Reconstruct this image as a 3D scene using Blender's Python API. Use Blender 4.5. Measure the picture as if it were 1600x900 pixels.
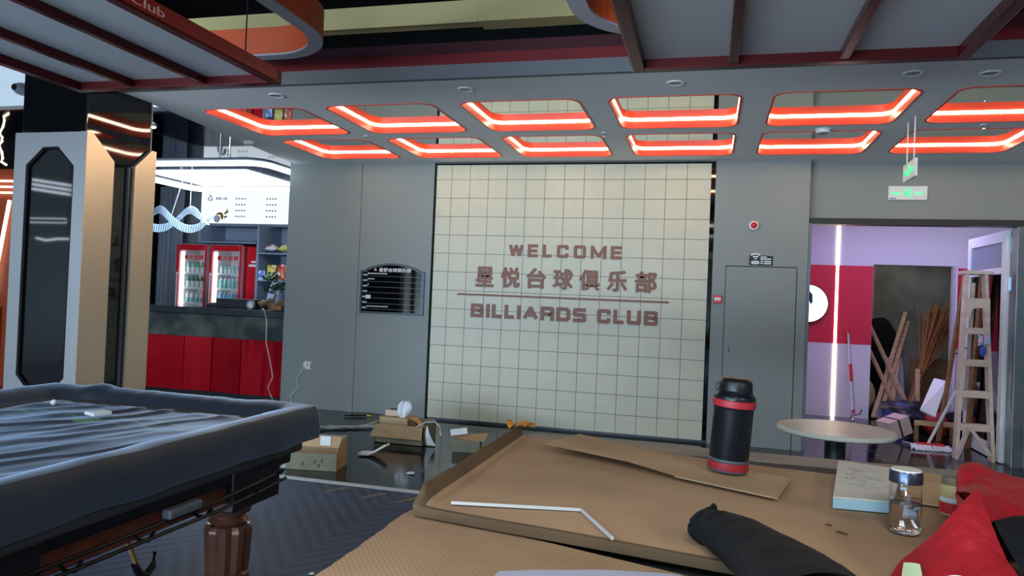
import bpy, bmesh, math, random
from mathutils import Vector, Matrix, noise

for _o in list(bpy.data.objects):
    bpy.data.objects.remove(_o, do_unlink=True)
SC = bpy.context.scene
COL = SC.collection
random.seed(7)

# ------------------------------------------------------------------ camera
cam_d = bpy.data.cameras.new('camera')
cam = bpy.data.objects.new('camera', cam_d)
COL.objects.link(cam)
_yaw, _pitch, _roll = .260328, .0135410, .0410626
F_ = Vector((-math.sin(_yaw) * math.cos(_pitch), math.cos(_yaw) * math.cos(_pitch), math.sin(_pitch)))
R0 = Vector((math.cos(_yaw), math.sin(_yaw), 0))
U0 = R0.cross(F_)
R_ = R0 * math.cos(_roll) + U0 * math.sin(_roll)
U_ = -R0 * math.sin(_roll) + U0 * math.cos(_roll)
cam.matrix_world = Matrix(((R_.x, U_.x, -F_.x, 0), (R_.y, U_.y, -F_.y, 0), (R_.z, U_.z, -F_.z, 1.3), (0, 0, 0, 1)))
cam_d.sensor_width = 36
cam_d.lens = 36 * 1155.29 / 1600
cam_d.clip_start = .02
SC.camera = cam

# ------------------------------------------------------------------ light and exposure
SC.view_settings.view_transform = 'Standard'
SC.view_settings.look = 'None'
SC.view_settings.gamma = 1
SC.view_settings.use_curve_mapping = False
SC.view_settings.exposure = 0.55
W = bpy.data.worlds.new('world')
SC.world = W
W.use_nodes = True
W.node_tree.nodes['Background'].inputs[0].default_value = (.62, .80, 1, 1)
W.node_tree.nodes['Background'].inputs[1].default_value = 1.0


def area_light(name, loc, direction, sx, sy, energy, color):
    d = bpy.data.lights.new(name, 'AREA')
    d.shape = 'RECTANGLE'
    d.size, d.size_y, d.energy, d.color = sx, sy, energy, color
    o = bpy.data.objects.new(name, d)
    COL.objects.link(o)
    o.location = loc
    o.rotation_euler = Vector(direction).to_track_quat('-Z', 'Z').to_euler()
    return o


K_STRIP = 23.0      # coffer LED strips
K_CANOPY = 8.0      # bar canopy
area_light('window_daylight', (-4.2, -4.4, 1.6), (0, 1, 0), 8.0, 2.2, 240, (.26, .62, 1))
area_light('ceiling_fill_light', (-4.2, -4.4, .45), (0, .5, .86), 8.0, .8, 690, (.74, .86, 1))  # added unseen uplight, low at the rear, to lift the ceiling
for _x in (-3.2, .2, 3.2):
    area_light('rear_fill_lamp', (_x, -1.6, 2.9), (0, 0, -1), 1.1, 2.4, 95, (.90, .95, 1))  # unseen lamps added behind the camera to brighten the table tops
area_light('corridor_ceiling_lamp', (1.9, 8.6, 2.6), (0, 0, -1), 1.6, .5, 19, (.60, .50, 1))

area_light('store_room_fill', (2.5, 11.0, 2.3), (0, 0, -1), .3, .3, 2.2, (1, .95, .88))  # small fill added to brighten the store room, no fitting modelled

# ------------------------------------------------------------------ materials


def lin(c):
    return tuple((x / 12.92 if x <= .04045 else ((x + .055) / 1.055) ** 2.4) for x in (v / 255 for v in c)) + (1,)


def mat(name, rgb, rough=.5, metal=0, spec=.5, bump=None, var=None, trans=0, ior=1.45, emit=None, estr=0, coat=0):
    m = bpy.data.materials.new(name)
    m.use_nodes = True
    nt = m.node_tree
    b = nt.nodes['Principled BSDF']
    b.inputs['Base Color'].default_value = lin(rgb)
    b.inputs['Roughness'].default_value = rough
    b.inputs['Metallic'].default_value = metal
    b.inputs['Specular IOR Level'].default_value = spec
    b.inputs['IOR'].default_value = ior
    b.inputs['Transmission Weight'].default_value = trans
    b.inputs['Coat Weight'].default_value = coat
    if emit:
        b.inputs['Emission Color'].default_value = lin(emit)
        b.inputs['Emission Strength'].default_value = estr
    tc = None
    if bump or var:
        tc = nt.nodes.new('ShaderNodeTexCoord')
    if var:     # (scale vec, rgb2, contrast lo, hi)
        mp = nt.nodes.new('ShaderNodeMapping')
        mp.inputs['Scale'].default_value = var[0]
        nt.links.new(tc.outputs['Object'], mp.inputs[0])
        n = nt.nodes.new('ShaderNodeTexNoise')
        n.inputs['Scale'].default_value = 1
        n.inputs['Detail'].default_value = 6
        nt.links.new(mp.outputs[0], n.inputs['Vector'])
        r = nt.nodes.new('ShaderNodeValToRGB')
        r.color_ramp.elements[0].position, r.color_ramp.elements[1].position = var[2], var[3]
        r.color_ramp.elements[0].color, r.color_ramp.elements[1].color = lin(rgb), lin(var[1])
        nt.links.new(n.outputs[0], r.inputs[0])
        nt.links.new(r.outputs[0], b.inputs['Base Color'])
    if bump:    # (scale vec, strength)
        mp = nt.nodes.new('ShaderNodeMapping')
        mp.inputs['Scale'].default_value = bump[0]
        nt.links.new(tc.outputs['Object'], mp.inputs[0])
        n = nt.nodes.new('ShaderNodeTexNoise')
        n.inputs['Scale'].default_value = 1
        n.inputs['Detail'].default_value = 4
        nt.links.new(mp.outputs[0], n.inputs['Vector'])
        bp = nt.nodes.new('ShaderNodeBump')
        bp.inputs['Strength'].default_value = bump[1]
        bp.inputs['Distance'].default_value = .01
        nt.links.new(n.outputs[0], bp.inputs['Height'])
        nt.links.new(bp.outputs[0], b.inputs['Normal'])
    return m


def emis(name, rgb, s):
    m = bpy.data.materials.new(name)
    m.use_nodes = True
    nt = m.node_tree
    nt.nodes.clear()
    e = nt.nodes.new('ShaderNodeEmission')
    e.inputs[0].default_value = lin(rgb)
    e.inputs[1].default_value = s
    o = nt.nodes.new('ShaderNodeOutputMaterial')
    nt.links.new(e.outputs[0], o.inputs[0])
    return m


def math_node(nt, op, a, b=None):
    n = nt.nodes.new('ShaderNodeMath')
    n.operation = op
    for i, v in enumerate((a, b)):
        if v is None:
            continue
        if isinstance(v, (int, float)):
            n.inputs[i].default_value = v
        else:
            nt.links.new(v, n.inputs[i])
    return n.outputs[0]


def tile_floor_mat():
    m = mat('floor_marble', (20, 22, 26), .10, 0, .5, var=((1.3, 2.2, 1), (44, 47, 52), .42, .8))
    nt = m.node_tree
    b = nt.nodes['Principled BSDF']
    tc = nt.nodes.new('ShaderNodeTexCoord')
    br = nt.nodes.new('ShaderNodeTexBrick')
    br.offset = 0
    br.inputs['Scale'].default_value = 1
    br.inputs['Mortar Size'].default_value = .004
    br.inputs['Brick Width'].default_value = .8
    br.inputs['Row Height'].default_value = .8
    br.inputs['Color1'].default_value = br.inputs['Color2'].default_value = (1, 1, 1, 1)
    br.inputs['Mortar'].default_value = (0, 0, 0, 1)
    nt.links.new(tc.outputs['Object'], br.inputs['Vector'])
    old = b.inputs['Base Color'].links[0].from_socket
    mx = nt.nodes.new('ShaderNodeMix')
    mx.data_type = 'RGBA'
    mx.blend_type = 'MULTIPLY'
    mx.inputs[0].default_value = .8
    nt.links.new(old, mx.inputs[6])
    nt.links.new(br.outputs['Color'], mx.inputs[7])
    nt.links.new(mx.outputs[2], b.inputs['Base Color'])
    n = nt.nodes.new('ShaderNodeTexNoise')
    n.inputs['Scale'].default_value = 2.5
    n.inputs['Detail'].default_value = 8
    nt.links.new(tc.outputs['Object'], n.inputs['Vector'])
    mr = nt.nodes.new('ShaderNodeMapRange')
    mr.inputs[1].default_value, mr.inputs[2].default_value = .4, .75
    mr.inputs[3].default_value, mr.inputs[4].default_value = .06, .24
    nt.links.new(n.outputs[0], mr.inputs[0])
    nt.links.new(mr.outputs[0], b.inputs['Roughness'])
    return m


def carpet_mat():
    m = mat('carpet_chevron', (30, 38, 52), .55, 0, .35)
    nt = m.node_tree
    b = nt.nodes['Principled BSDF']
    tc = nt.nodes.new('ShaderNodeTexCoord')
    sp = nt.nodes.new('ShaderNodeSeparateXYZ')
    nt.links.new(tc.outputs['Object'], sp.inputs[0])
    x, y = sp.outputs[0], sp.outputs[1]
    tri = math_node(nt, 'PINGPONG', x, .62)
    s = math_node(nt, 'ADD', y, math_node(nt, 'MULTIPLY', tri, 1.3))
    fr = math_node(nt, 'FRACT', math_node(nt, 'MULTIPLY', s, 8.0))
    w = math_node(nt, 'PINGPONG', fr, .5)
    n = nt.nodes.new('ShaderNodeTexNoise')
    n.inputs['Scale'].default_value = 3
    n.inputs['Detail'].default_value = 5
    nt.links.new(tc.outputs['Object'], n.inputs['Vector'])
    v = math_node(nt, 'ADD', math_node(nt, 'MULTIPLY', w, 1.1), math_node(nt, 'MULTIPLY', n.outputs[0], .7))
    r = nt.nodes.new('ShaderNodeValToRGB')
    r.color_ramp.elements[0].color, r.color_ramp.elements[1].color = lin((28, 42, 64)), lin((52, 76, 108))
    r.color_ramp.elements[0].position, r.color_ramp.elements[1].position = .3, .85
    nt.links.new(v, r.inputs[0])
    nt.links.new(r.outputs[0], b.inputs['Base Color'])
    return m


def cover_mat():
    m = mat('leatherette', (34, 40, 48), .46, 0, .75, bump=((12, 4, 9), .35))
    nt = m.node_tree
    b = nt.nodes['Principled BSDF']
    b.inputs['Sheen Weight'].default_value = .62
    b.inputs['Sheen Roughness'].default_value = .35
    b.inputs['Sheen Tint'].default_value = (.62, .78, 1, 1)
    tc = nt.nodes.new('ShaderNodeTexCoord')
    sp = nt.nodes.new('ShaderNodeSeparateXYZ')
    nt.links.new(tc.outputs['Object'], sp.inputs[0])
    # worn green print, a band across the far end of the bed
    band = math_node(nt, 'MULTIPLY', math_node(nt, 'COMPARE', sp.outputs[1], 2.10), 1)
    band.node.inputs[0].links[0].from_node.inputs[2].default_value = .07
    bx = math_node(nt, 'COMPARE', sp.outputs[0], -2.02)
    bx.node.inputs[2].default_value = .33
    bz = math_node(nt, 'GREATER_THAN', sp.outputs[2], .79)
    mp = nt.nodes.new('ShaderNodeMapping')
    mp.inputs['Scale'].default_value = (7, 26, 1)
    nt.links.new(tc.outputs['Object'], mp.inputs[0])
    n = nt.nodes.new('ShaderNodeTexNoise')
    n.inputs['Scale'].default_value = 1
    nt.links.new(mp.outputs[0], n.inputs['Vector'])
    mr = nt.nodes.new('ShaderNodeMapRange')
    mr.inputs[1].default_value, mr.inputs[2].default_value = .48, .66
    nt.links.new(n.outputs[0], mr.inputs[0])
    f = math_node(nt, 'MULTIPLY', math_node(nt, 'MULTIPLY', band, bx), math_node(nt, 'MULTIPLY', bz, mr.outputs[0]))
    mx = nt.nodes.new('ShaderNodeMix')
    mx.data_type = 'RGBA'
    nt.links.new(f, mx.inputs[0])
    mx.inputs[6].default_value = lin((34, 40, 48))
    mx.inputs[7].default_value = lin((84, 120, 84))
    nt.links.new(mx.outputs[2], b.inputs['Base Color'])
    return m


def card_mat(name, rgb, ang, freq=140, amp=.25):
    m = mat(name, rgb, .75, 0, .25, var=((4, 4, 4), tuple(int(c * .88) for c in rgb), .4, .75))
    nt = m.node_tree
    b = nt.nodes['Principled BSDF']
    tc = nt.nodes.new('ShaderNodeTexCoord')
    sp = nt.nodes.new('ShaderNodeSeparateXYZ')
    nt.links.new(tc.outputs['Object'], sp.inputs[0])
    s = math_node(nt, 'ADD', math_node(nt, 'MULTIPLY', sp.outputs[0], math.cos(ang)), math_node(nt, 'MULTIPLY', sp.outputs[1], math.sin(ang)))
    w = math_node(nt, 'PINGPONG', math_node(nt, 'MULTIPLY', s, freq), 1)
    bp = nt.nodes.new('ShaderNodeBump')
    bp.inputs['Strength'].default_value = amp
    bp.inputs['Distance'].default_value = .004
    nt.links.new(w, bp.inputs['Height'])
    nt.links.new(bp.outputs[0], b.inputs['Normal'])
    return m


def art_mat(name, base, pal, scale):
    """Packaging print: small patches of several inks."""
    m = mat(name, base, .4)
    nt = m.node_tree
    b = nt.nodes['Principled BSDF']
    tc = nt.nodes.new('ShaderNodeTexCoord')
    v = nt.nodes.new('ShaderNodeTexVoronoi')
    v.inputs['Scale'].default_value = scale
    nt.links.new(tc.outputs['Object'], v.inputs['Vector'])
    sp = nt.nodes.new('ShaderNodeSeparateColor')
    nt.links.new(v.outputs['Color'], sp.inputs[0])
    r = nt.nodes.new('ShaderNodeValToRGB')
    r.color_ramp.interpolation = 'CONSTANT'
    el = r.color_ramp.elements
    el[0].color = lin(base)
    el[1].position, el[1].color = .5, lin(pal[0])
    for i, c in enumerate(pal[1:]):
        e = el.new(.5 + .5 * (i + 1) / len(pal))
        e.color = lin(c)
    nt.links.new(sp.outputs[0], r.inputs[0])
    nt.links.new(r.outputs[0], b.inputs['Base Color'])
    return m


M = {}
M['ceiling'] = mat('ceiling_paint', (232, 232, 230), .8, 0, .2)
M['graywall'] = mat('gray_panel', (134, 139, 136), .45, 0, .35)
M['fasciagrey'] = mat('fascia_grey', (116, 115, 117), .7, 0, .3)
M['tile'] = mat('wall_tile', (196, 193, 170), .35, 0, .4, var=((5, 5, 5), (190, 187, 166), .35, .7))
M['grout'] = mat('grout', (62, 62, 58), .8)
M['brown'] = mat('brown_letter', (126, 74, 44), .45)
M['blackglass'] = mat('black_glass', (9, 9, 11), .04, 0, .7)
M['void'] = mat('void_black', (10, 10, 11), .9, 0, .1)
M['red'] = mat('coffer_red', (232, 74, 52), .4, 0, .4)
M['darkred'] = mat('fascia_red', (120, 26, 30), .5, 0, .4)
M['maroon'] = mat('fascia_maroon', (72, 20, 26), .5, 0, .4)
M['mirror'] = mat('mirror', (214, 218, 204), .03, 1)
M['led'] = emis('led_white', (255, 243, 206), K_STRIP)
M['floor'] = tile_floor_mat()
M['carpet'] = carpet_mat()
M['white'] = mat('white_plastic', (222, 224, 222), .4)
M['whitepaper'] = mat('white_paper', (226, 228, 230), .7)
M['stripe'] = mat('white_floor_strip', (196, 202, 208), .5)
M['lampframe'] = mat('lamp_frame_metal', (92, 34, 36), .26, .7, .5)
M['lampside'] = mat('lamp_side_lacquer', (140, 44, 38), .3, .2, .5)
M['diffuser'] = mat('lamp_diffuser', (164, 168, 172), .5, 0, .4)
M['lettergrey'] = mat('lamp_letter', (208, 160, 150), .5)
M['orange'] = mat('orange_band', (206, 84, 42), .5)
M['ringgrey'] = mat('ring_edge', (172, 166, 172), .5)
M['beige'] = mat('beige_duct', (188, 168, 112), .6)
M['champagne'] = mat('champagne_metal', (222, 204, 182), .36, .75)
M['silver'] = mat('brushed_silver', (168, 165, 164), .38, .7)
M['chrome'] = mat('chrome', (220, 222, 225), .12, 1)
M['black'] = mat('black_plastic', (16, 17, 19), .4)
M['blackmetal'] = mat('black_metal', (18, 18, 20), .35, .6)
M['cover'] = cover_mat()
M['wood'] = mat('table_wood', (98, 52, 34), .35, var=((3, 30, 30), (74, 38, 26), .3, .7))
M['legwood'] = mat('turned_leg_lacquer', (92, 60, 48), .28, .35, .5)
M['card'] = card_mat('cardboard', (190, 154, 118), .2, 260, .06)
M['card2'] = card_mat('cardboard_near', (178, 144, 110), .62, 210, .12)
M['cardshade'] = card_mat('cardboard_shaded', (112, 90, 66), 1.5, 60, .1)  # same cardboard, darkened: shade on flap and lip put into the colour
M['cardlight'] = card_mat('cardboard_scrap', (196, 160, 120), .5, 60, .05)
M['cardbox'] = mat('carton', (176, 146, 106), .75, var=((6, 6, 6), (156, 130, 96), .4, .7))
M['cardgrey'] = mat('carton_grey', (124, 118, 96), .75, var=((6, 6, 6), (104, 100, 82), .4, .7))
M['rail'] = mat('table_rail', (142, 132, 120), .5, var=((3, 9, 3), (112, 106, 98), .4, .7))
M['raildark'] = mat('rail_cushion', (58, 58, 58), .7)
M['thermos'] = mat('thermos_body', (22, 26, 32), .3, .3)
M['thermosred'] = mat('thermos_red', (166, 40, 48), .45)
M['thermosgrey'] = mat('thermos_grey_rim', (84, 88, 96), .4)
M['foamtop'] = mat('foam_top', (224, 216, 198), .8)
M['foamblue'] = mat('foam_blue', (170, 204, 212), .7)
M['pencil'] = mat('pencil', (110, 108, 106), .8)
M['glass'] = mat('clear_glass', (255, 255, 255), .02, 0, .5, trans=1, ior=1.45)
M['water'] = mat('water', (250, 252, 255), .0, 0, .5, trans=1, ior=1.33)
M['bottlecap'] = mat('bottle_cap', (86, 88, 104), .25, .8)
M['redbag'] = mat('red_bag', (158, 26, 34), .55, 0, .35, bump=((26, 26, 26), .5))
M['blackcloth'] = mat('black_cloth', (20, 20, 21), .8, 0, .2, bump=((60, 60, 60), .3))
M['pouch'] = mat('pouch_cloth', (15, 16, 18), .7, 0, .3, bump=((40, 40, 40), .3))
M['tabletop'] = mat('stone_table_top', (240, 230, 206), .30, 0, .5, var=((6, 6, 6), (228, 218, 196), .4, .7))
M['purplewall'] = mat('corridor_paint', (226, 218, 226), .6)
M['redband'] = mat('corridor_red', (224, 44, 70), .5)
M['concrete'] = mat('storage_concrete', (168, 164, 154), .9, var=((3, 3, 3), (128, 124, 116), .35, .7))
M['ledwarm'] = emis('led_warm', (255, 238, 212), 7)
M['ledside'] = emis('led_side', (255, 236, 214), 1.8)
M['lightbox'] = emis('lightbox_white', (235, 246, 255), 2.2)
M['pine'] = mat('pine_wood', (206, 170, 132), .6, var=((4, 4, 30), (178, 140, 104), .35, .7))
M['oldwood'] = mat('old_wood', (150, 108, 66), .65, var=((5, 5, 22), (116, 78, 46), .35, .7))
M['palewood'] = mat('pale_ladder_wood', (214, 196, 184), .55, var=((4, 4, 24), (196, 176, 162), .35, .7))
M['straw'] = mat('straw', (176, 116, 70), .8, var=((30, 30, 6), (140, 84, 48), .35, .7))
M['canopy'] = emis('canopy_panel', (214, 234, 255), K_CANOPY)
M['tube'] = emis('canopy_tube', (226, 240, 255), 5)
M['tubelamp'] = emis('tube_lamp_white', (222, 236, 255), 6)
M['navy'] = mat('navy_gloss', (22, 34, 84), .12, 0, .6)
M['barmirror'] = mat('bar_mirror', (120, 128, 136), .05, 1)
M['barwall'] = mat('bar_wall', (122, 126, 128), .6)
M['cabinet'] = mat('cabinet_blue_grey', (132, 142, 160), .5)
M['redgloss'] = mat('red_mirror', (214, 14, 34), .10, .65, .6)
M['barstone'] = mat('bar_stone', (46, 48, 48), .15, 0, .5, var=((2.2, 2.2, 3), (112, 112, 102), .45, .75))
M['bartop'] = mat('bar_top_stone', (34, 38, 42), .12, 0, .5, var=((3, 3, 3), (70, 78, 82), .5, .8))
M['fridgered'] = mat('fridge_red', (196, 24, 38), .3)
M['fridgegrey'] = mat('fridge_trim', (176, 176, 184), .3, .5)
M['fridgein'] = mat('fridge_liner', (214, 220, 224), .5)
M['fridgelamp'] = emis('fridge_lamp', (235, 245, 255), 5)
M['curtain'] = mat('curtain_grey', (142, 146, 156), .7)
M['acrylic'] = mat('acrylic', (196, 218, 240), .25, 0, .6)
M['menu'] = emis('menu_lightbox', (236, 246, 255), .78)
M['menuink'] = mat('menu_ink', (84, 88, 94), .6)
M['gold'] = mat('gold_print', (196, 136, 62), .4, .3)
M['green'] = mat('leaf_green', (40, 82, 48), .6)
M['alu'] = mat('aluminium', (196, 200, 214), .35, .8)
M['exitgreen'] = emis('exit_green', (40, 236, 150), 1.1)
M['callred'] = mat('alarm_red', (208, 44, 48), .35)
M['greyline'] = mat('board_line', (86, 90, 96), .4, .5)
M['boardtext'] = mat('board_text', (226, 226, 226), .6)
M['film'] = mat('clear_film', (150, 160, 168), .15, 0, .6)
M['yellow'] = mat('yellow_plastic', (222, 180, 40), .5)
M['leafdry'] = mat('dry_leaf', (206, 132, 44), .7)
M['blueplastic'] = mat('blue_plastic', (52, 84, 190), .5)
M['pinkcloth'] = mat('pink_cloth', (224, 190, 206), .8)
M['trimdark'] = mat('dark_trim', (46, 48, 50), .4, .3)
M['jambmetal'] = mat('jamb_metal', (118, 126, 132), .3, .6)
M['ceilspeaker'] = mat('downlight_lens', (120, 124, 128), .3)
M['tanbox'] = mat('tan_bucket', (196, 178, 120), .6)
M['poster'] = art_mat('poster_print', (232, 226, 226), [(214, 40, 52), (220, 60, 70)], 7)
M['tarp'] = art_mat('tarp_print', (24, 26, 36), [(46, 66, 120), (22, 24, 32), (20, 22, 30)], 7)

# ------------------------------------------------------------------ mesh helpers
WM = {}     # world matrix of every Empty root


class MB:
    def __init__(s):
        s.bm = bmesh.new()
        s.mi = 0

    def _f(s, vs):
        try:
            f = s.bm.faces.new(vs)
            f.material_index = s.mi
            return f
        except ValueError:
            return None

    def box(s, x0, x1, y0, y1, z0, z1, m=None):
        pts = [(x, y, z) for z in (z0, z1) for y in (y0, y1) for x in (x0, x1)]
        vs = [s.bm.verts.new((m @ Vector(p)) if m else p) for p in pts]
        for q in ((0, 2, 3, 1), (4, 5, 7, 6), (0, 1, 5, 4), (2, 6, 7, 3), (0, 4, 6, 2), (1, 3, 7, 5)):
            s._f([vs[i] for i in q])
        return s

    def beam(s, a, b, w, h, roll=0):
        """square bar from a to b; w across, h in the other direction"""
        a, b = Vector(a), Vector(b)
        d = b - a
        q = d.to_track_quat('Z', 'Y').to_matrix().to_4x4()
        m = Matrix.Translation(a) @ q @ Matrix.Rotation(roll, 4, 'Z')
        return s.box(-w / 2, w / 2, -h / 2, h / 2, 0, d.length, m)

    def tube(s, pts, r, seg=8, closed=False, flat=1.0, cap=True):
        pts = [Vector(p) for p in pts]
        n = len(pts)
        rings = []
        up = Vector((0, 0, 1))
        for i, p in enumerate(pts):
            if closed:
                t = pts[(i + 1) % n] - pts[i - 1]
            else:
                t = pts[min(i + 1, n - 1)] - pts[max(i - 1, 0)]
            t.normalize()
            u = up if abs(t.dot(up)) < .95 else Vector((0, 1, 0))
            a = t.cross(u).normalized()
            b = a.cross(t).normalized()
            rr = r[i] if isinstance(r, (list, tuple)) else r
            rings.append([s.bm.verts.new(p + a * math.cos(2 * math.pi * k / seg) * rr + b * math.sin(2 * math.pi * k / seg) * rr * flat) for k in range(seg)])
        m = n if closed else n - 1
        for i in range(m):
            A, B = rings[i], rings[(i + 1) % n]
            for k in range(seg):
                s._f([A[k], A[(k + 1) % seg], B[(k + 1) % seg], B[k]])
        if cap and not closed:
            s._f(rings[0][::-1])
            s._f(rings[-1])
        return s

    def lathe(s, prof, c=(0, 0, 0), seg=32, m=None, wob=None, cap=True):
        rings = []
        for r, z in prof:
            ring = []
            for k in range(seg):
                rr = r * (wob(k) if wob else 1)
                p = Vector((c[0] + rr * math.cos(2 * math.pi * k / seg), c[1] + rr * math.sin(2 * math.pi * k / seg), c[2] + z))
                ring.append(s.bm.verts.new(m @ p if m else p))
            rings.append(ring)
        for A, B in zip(rings, rings[1:]):
            for k in range(seg):
                s._f([A[k], A[(k + 1) % seg], B[(k + 1) % seg], B[k]])
        if cap:
            s._f(rings[0][::-1])
            s._f(rings[-1])
        return s

    def prism(s, poly, fn, d0, d1):
        """poly 2D; fn(u, v, d) -> point; extruded between depths d0 and d1"""
        A = [s.bm.verts.new(fn(u, v, d0)) for u, v in poly]
        B = [s.bm.verts.new(fn(u, v, d1)) for u, v in poly]
        s._f(A)
        s._f(B[::-1])
        n = len(poly)
        for i in range(n):
            s._f([A[i], B[i], B[(i + 1) % n], A[(i + 1) % n]])
        return s

    def grid(s, fn, nu, nv, th=0):
        """surface fn(u,v), u,v in 0..1, thickened downwards along its normal by th"""
        V = [[s.bm.verts.new(fn(i / nu, j / nv)) for j in range(nv + 1)] for i in range(nu + 1)]
        for i in range(nu):
            for j in range(nv):
                s._f([V[i][j], V[i + 1][j], V[i + 1][j + 1], V[i][j + 1]])
        if th:
            s.bm.normal_update()
            T = [[s.bm.verts.new(V[i][j].co - V[i][j].normal * th) for j in range(nv + 1)] for i in range(nu + 1)]
            for i in range(nu):
                for j in range(nv):
                    s._f([T[i][j + 1], T[i + 1][j + 1], T[i + 1][j], T[i][j]])
            for i in range(nu):
                s._f([V[i][0], T[i][0], T[i + 1][0], V[i + 1][0]])
                s._f([V[i + 1][nv], T[i + 1][nv], T[i][nv], V[i][nv]])
            for j in range(nv):
                s._f([V[0][j + 1], T[0][j + 1], T[0][j], V[0][j]])
                s._f([V[nu][j], T[nu][j], T[nu][j + 1], V[nu][j + 1]])
        return s

    def ball(s, c, r, sx=1, sy=1, sz=1, seg=16):
        prof = [(max(r * math.sin(math.pi * i / 10), 1e-4), -r * math.cos(math.pi * i / 10)) for i in range(11)]
        m = Matrix.Translation(Vector(c)) @ Matrix.Diagonal((sx, sy, sz, 1))
        return s.lathe(prof, seg=seg, m=m)

    def plate(s, quad, th):
        """flat plate from 3D corner points, thickened down"""
        q = [Vector(p) for p in quad]
        n = (q[1] - q[0]).cross(q[2] - q[0]).normalized()
        if n.z < 0:
            n = -n
        A = [s.bm.verts.new(p) for p in q]
        B = [s.bm.verts.new(p - n * th) for p in q]
        s._f(A)
        s._f(B[::-1])
        for i in range(len(q)):
            j = (i + 1) % len(q)
            s._f([A[i], B[i], B[j], A[j]])
        return s

    def build(s, name, m, parent=None, smooth=None, bevel=None, local=False, bseg=2, o=None):
        """o: object origin in world space (top-level meshes)"""
        bmesh.ops.recalc_face_normals(s.bm, faces=s.bm.faces)
        me = bpy.data.meshes.new(name)
        s.bm.to_mesh(me)
        s.bm.free()
        for k in (m if isinstance(m, (list, tuple)) else [m]):
            me.materials.append(k)
        ob = bpy.data.objects.new(name, me)
        COL.objects.link(ob)
        if parent is not None:
            ob.parent = parent
            r = parent
            while r.parent:
                r = r.parent
            WM[ob.name] = WM[r.name]
            if not local:
                me.transform(WM[r.name].inverted())
        else:
            if o is None:
                xs = [v.co for v in me.vertices]
                o = (sum(v.x for v in xs) / len(xs), sum(v.y for v in xs) / len(xs), min(v.z for v in xs))
            me.transform(Matrix.Translation(-Vector(o)))
            ob.location = o
            WM[ob.name] = Matrix.Translation(Vector(o))
        if smooth is not None:
            for p in me.polygons:
                p.use_smooth = True
            me.set_sharp_from_angle(angle=math.radians(smooth))
        if bevel:
            b = ob.modifiers.new('bevel', 'BEVEL')
            b.width, b.segments, b.limit_method, b.angle_limit = bevel, bseg, 'ANGLE', math.radians(40)
        return ob


def thing(name, label, cat, loc=(0, 0, 0), rotz=0, group=None):
    o = bpy.data.objects.new(name, None)
    COL.objects.link(o)
    o.location = loc
    o.rotation_euler = (0, 0, rotz)
    o.empty_display_size = .05
    WM[o.name] = Matrix.Translation(Vector(loc)) @ Matrix.Rotation(rotz, 4, 'Z')
    o['label'], o['category'] = label, cat
    if group:
        o['group'] = group
    return o


def tag(o, label, cat, group=None, kind=None):
    o['label'], o['category'] = label, cat
    if group:
        o['group'] = group
    if kind:
        o['kind'] = kind
    return o


def st(o):
    o['kind'] = 'structure'
    return o


def copy_tree(o, loc=None, rotz=None, label=None, parent=None):
    c = o.copy()
    COL.objects.link(c)
    if parent is not None:
        c.parent = parent
    if loc is not None:
        c.location = loc
    if rotz is not None:
        c.rotation_euler = (0, 0, rotz)
    if label:
        c['label'] = label
    for ch in list(o.children):
        copy_tree(ch, parent=c)
    return c


def text_mb(body, fn, x0, x1, z0, z1, d=.001, bold=0.0, mb=None, keep=False):
    """text outline fitted to the box x0..x1, z0..z1; fn(u, v, d) -> point"""
    cu = bpy.data.curves.new('t', 'FONT')
    cu.body = body
    cu.size = 1
    cu.offset = bold
    cu.resolution_u = 3
    cu.fill_mode = 'BOTH'
    ob = bpy.data.objects.new('t', cu)
    COL.objects.link(ob)
    bpy.context.view_layer.update()
    me = bpy.data.meshes.new_from_object(ob.evaluated_get(bpy.context.evaluated_depsgraph_get()))
    bpy.data.objects.remove(ob, do_unlink=True)
    bpy.data.curves.remove(cu)
    mb = mb or MB()
    if not me.vertices:
        return mb
    ax = min(v.co.x for v in me.vertices)
    bx = max(v.co.x for v in me.vertices)
    az = min(v.co.y for v in me.vertices)
    bz = max(v.co.y for v in me.vertices)
    sx = (x1 - x0) / max(bx - ax, 1e-6)
    sz = (z1 - z0) / max(bz - az, 1e-6)
    edges = {}
    vt = [mb.bm.verts.new(fn(x0 + (v.co.x - ax) * sx, z0 + (v.co.y - az) * sz, d)) for v in me.vertices]
    vb = [mb.bm.verts.new(fn(x0 + (v.co.x - ax) * sx, z0 + (v.co.y - az) * sz, 0)) for v in me.vertices]
    for p in me.polygons:
        vs = list(p.vertices)
        mb._f([vt[i] for i in vs])
        for i in range(len(vs)):
            e = (vs[i], vs[(i + 1) % len(vs)])
            k = tuple(sorted(e))
            edges[k] = None if k in edges else e
    for e in edges.values():
        if e:
            mb._f([vt[e[0]], vt[e[1]], vb[e[1]], vb[e[0]]])
    bpy.data.meshes.remove(me)
    return mb


def wallfn(y):
    """board coordinates on a wall facing the camera: d comes out of the wall"""
    return lambda u, v, d: (u, y - d, v)


def nz(x, y, z=0):
    return noise.noise(Vector((x, y, z)))


# ------------------------------------------------------------------ the setting
YW = 7.29
CZ = 2.69
st(MB().box(-10, 5, -4.6, 12.3, -.1, 0).build('floor', M['floor'], o=(0, 0, 0)))
st(MB().box(-6.5, 4.6, -4.6, 4.52, 0, .004).build('floor_carpet', M['carpet'], o=(0, 0, 0)))
st(MB().box(-6.5, 4.6, 4.52, 4.585, 0, .006).build('trim_1', M['stripe']))


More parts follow.
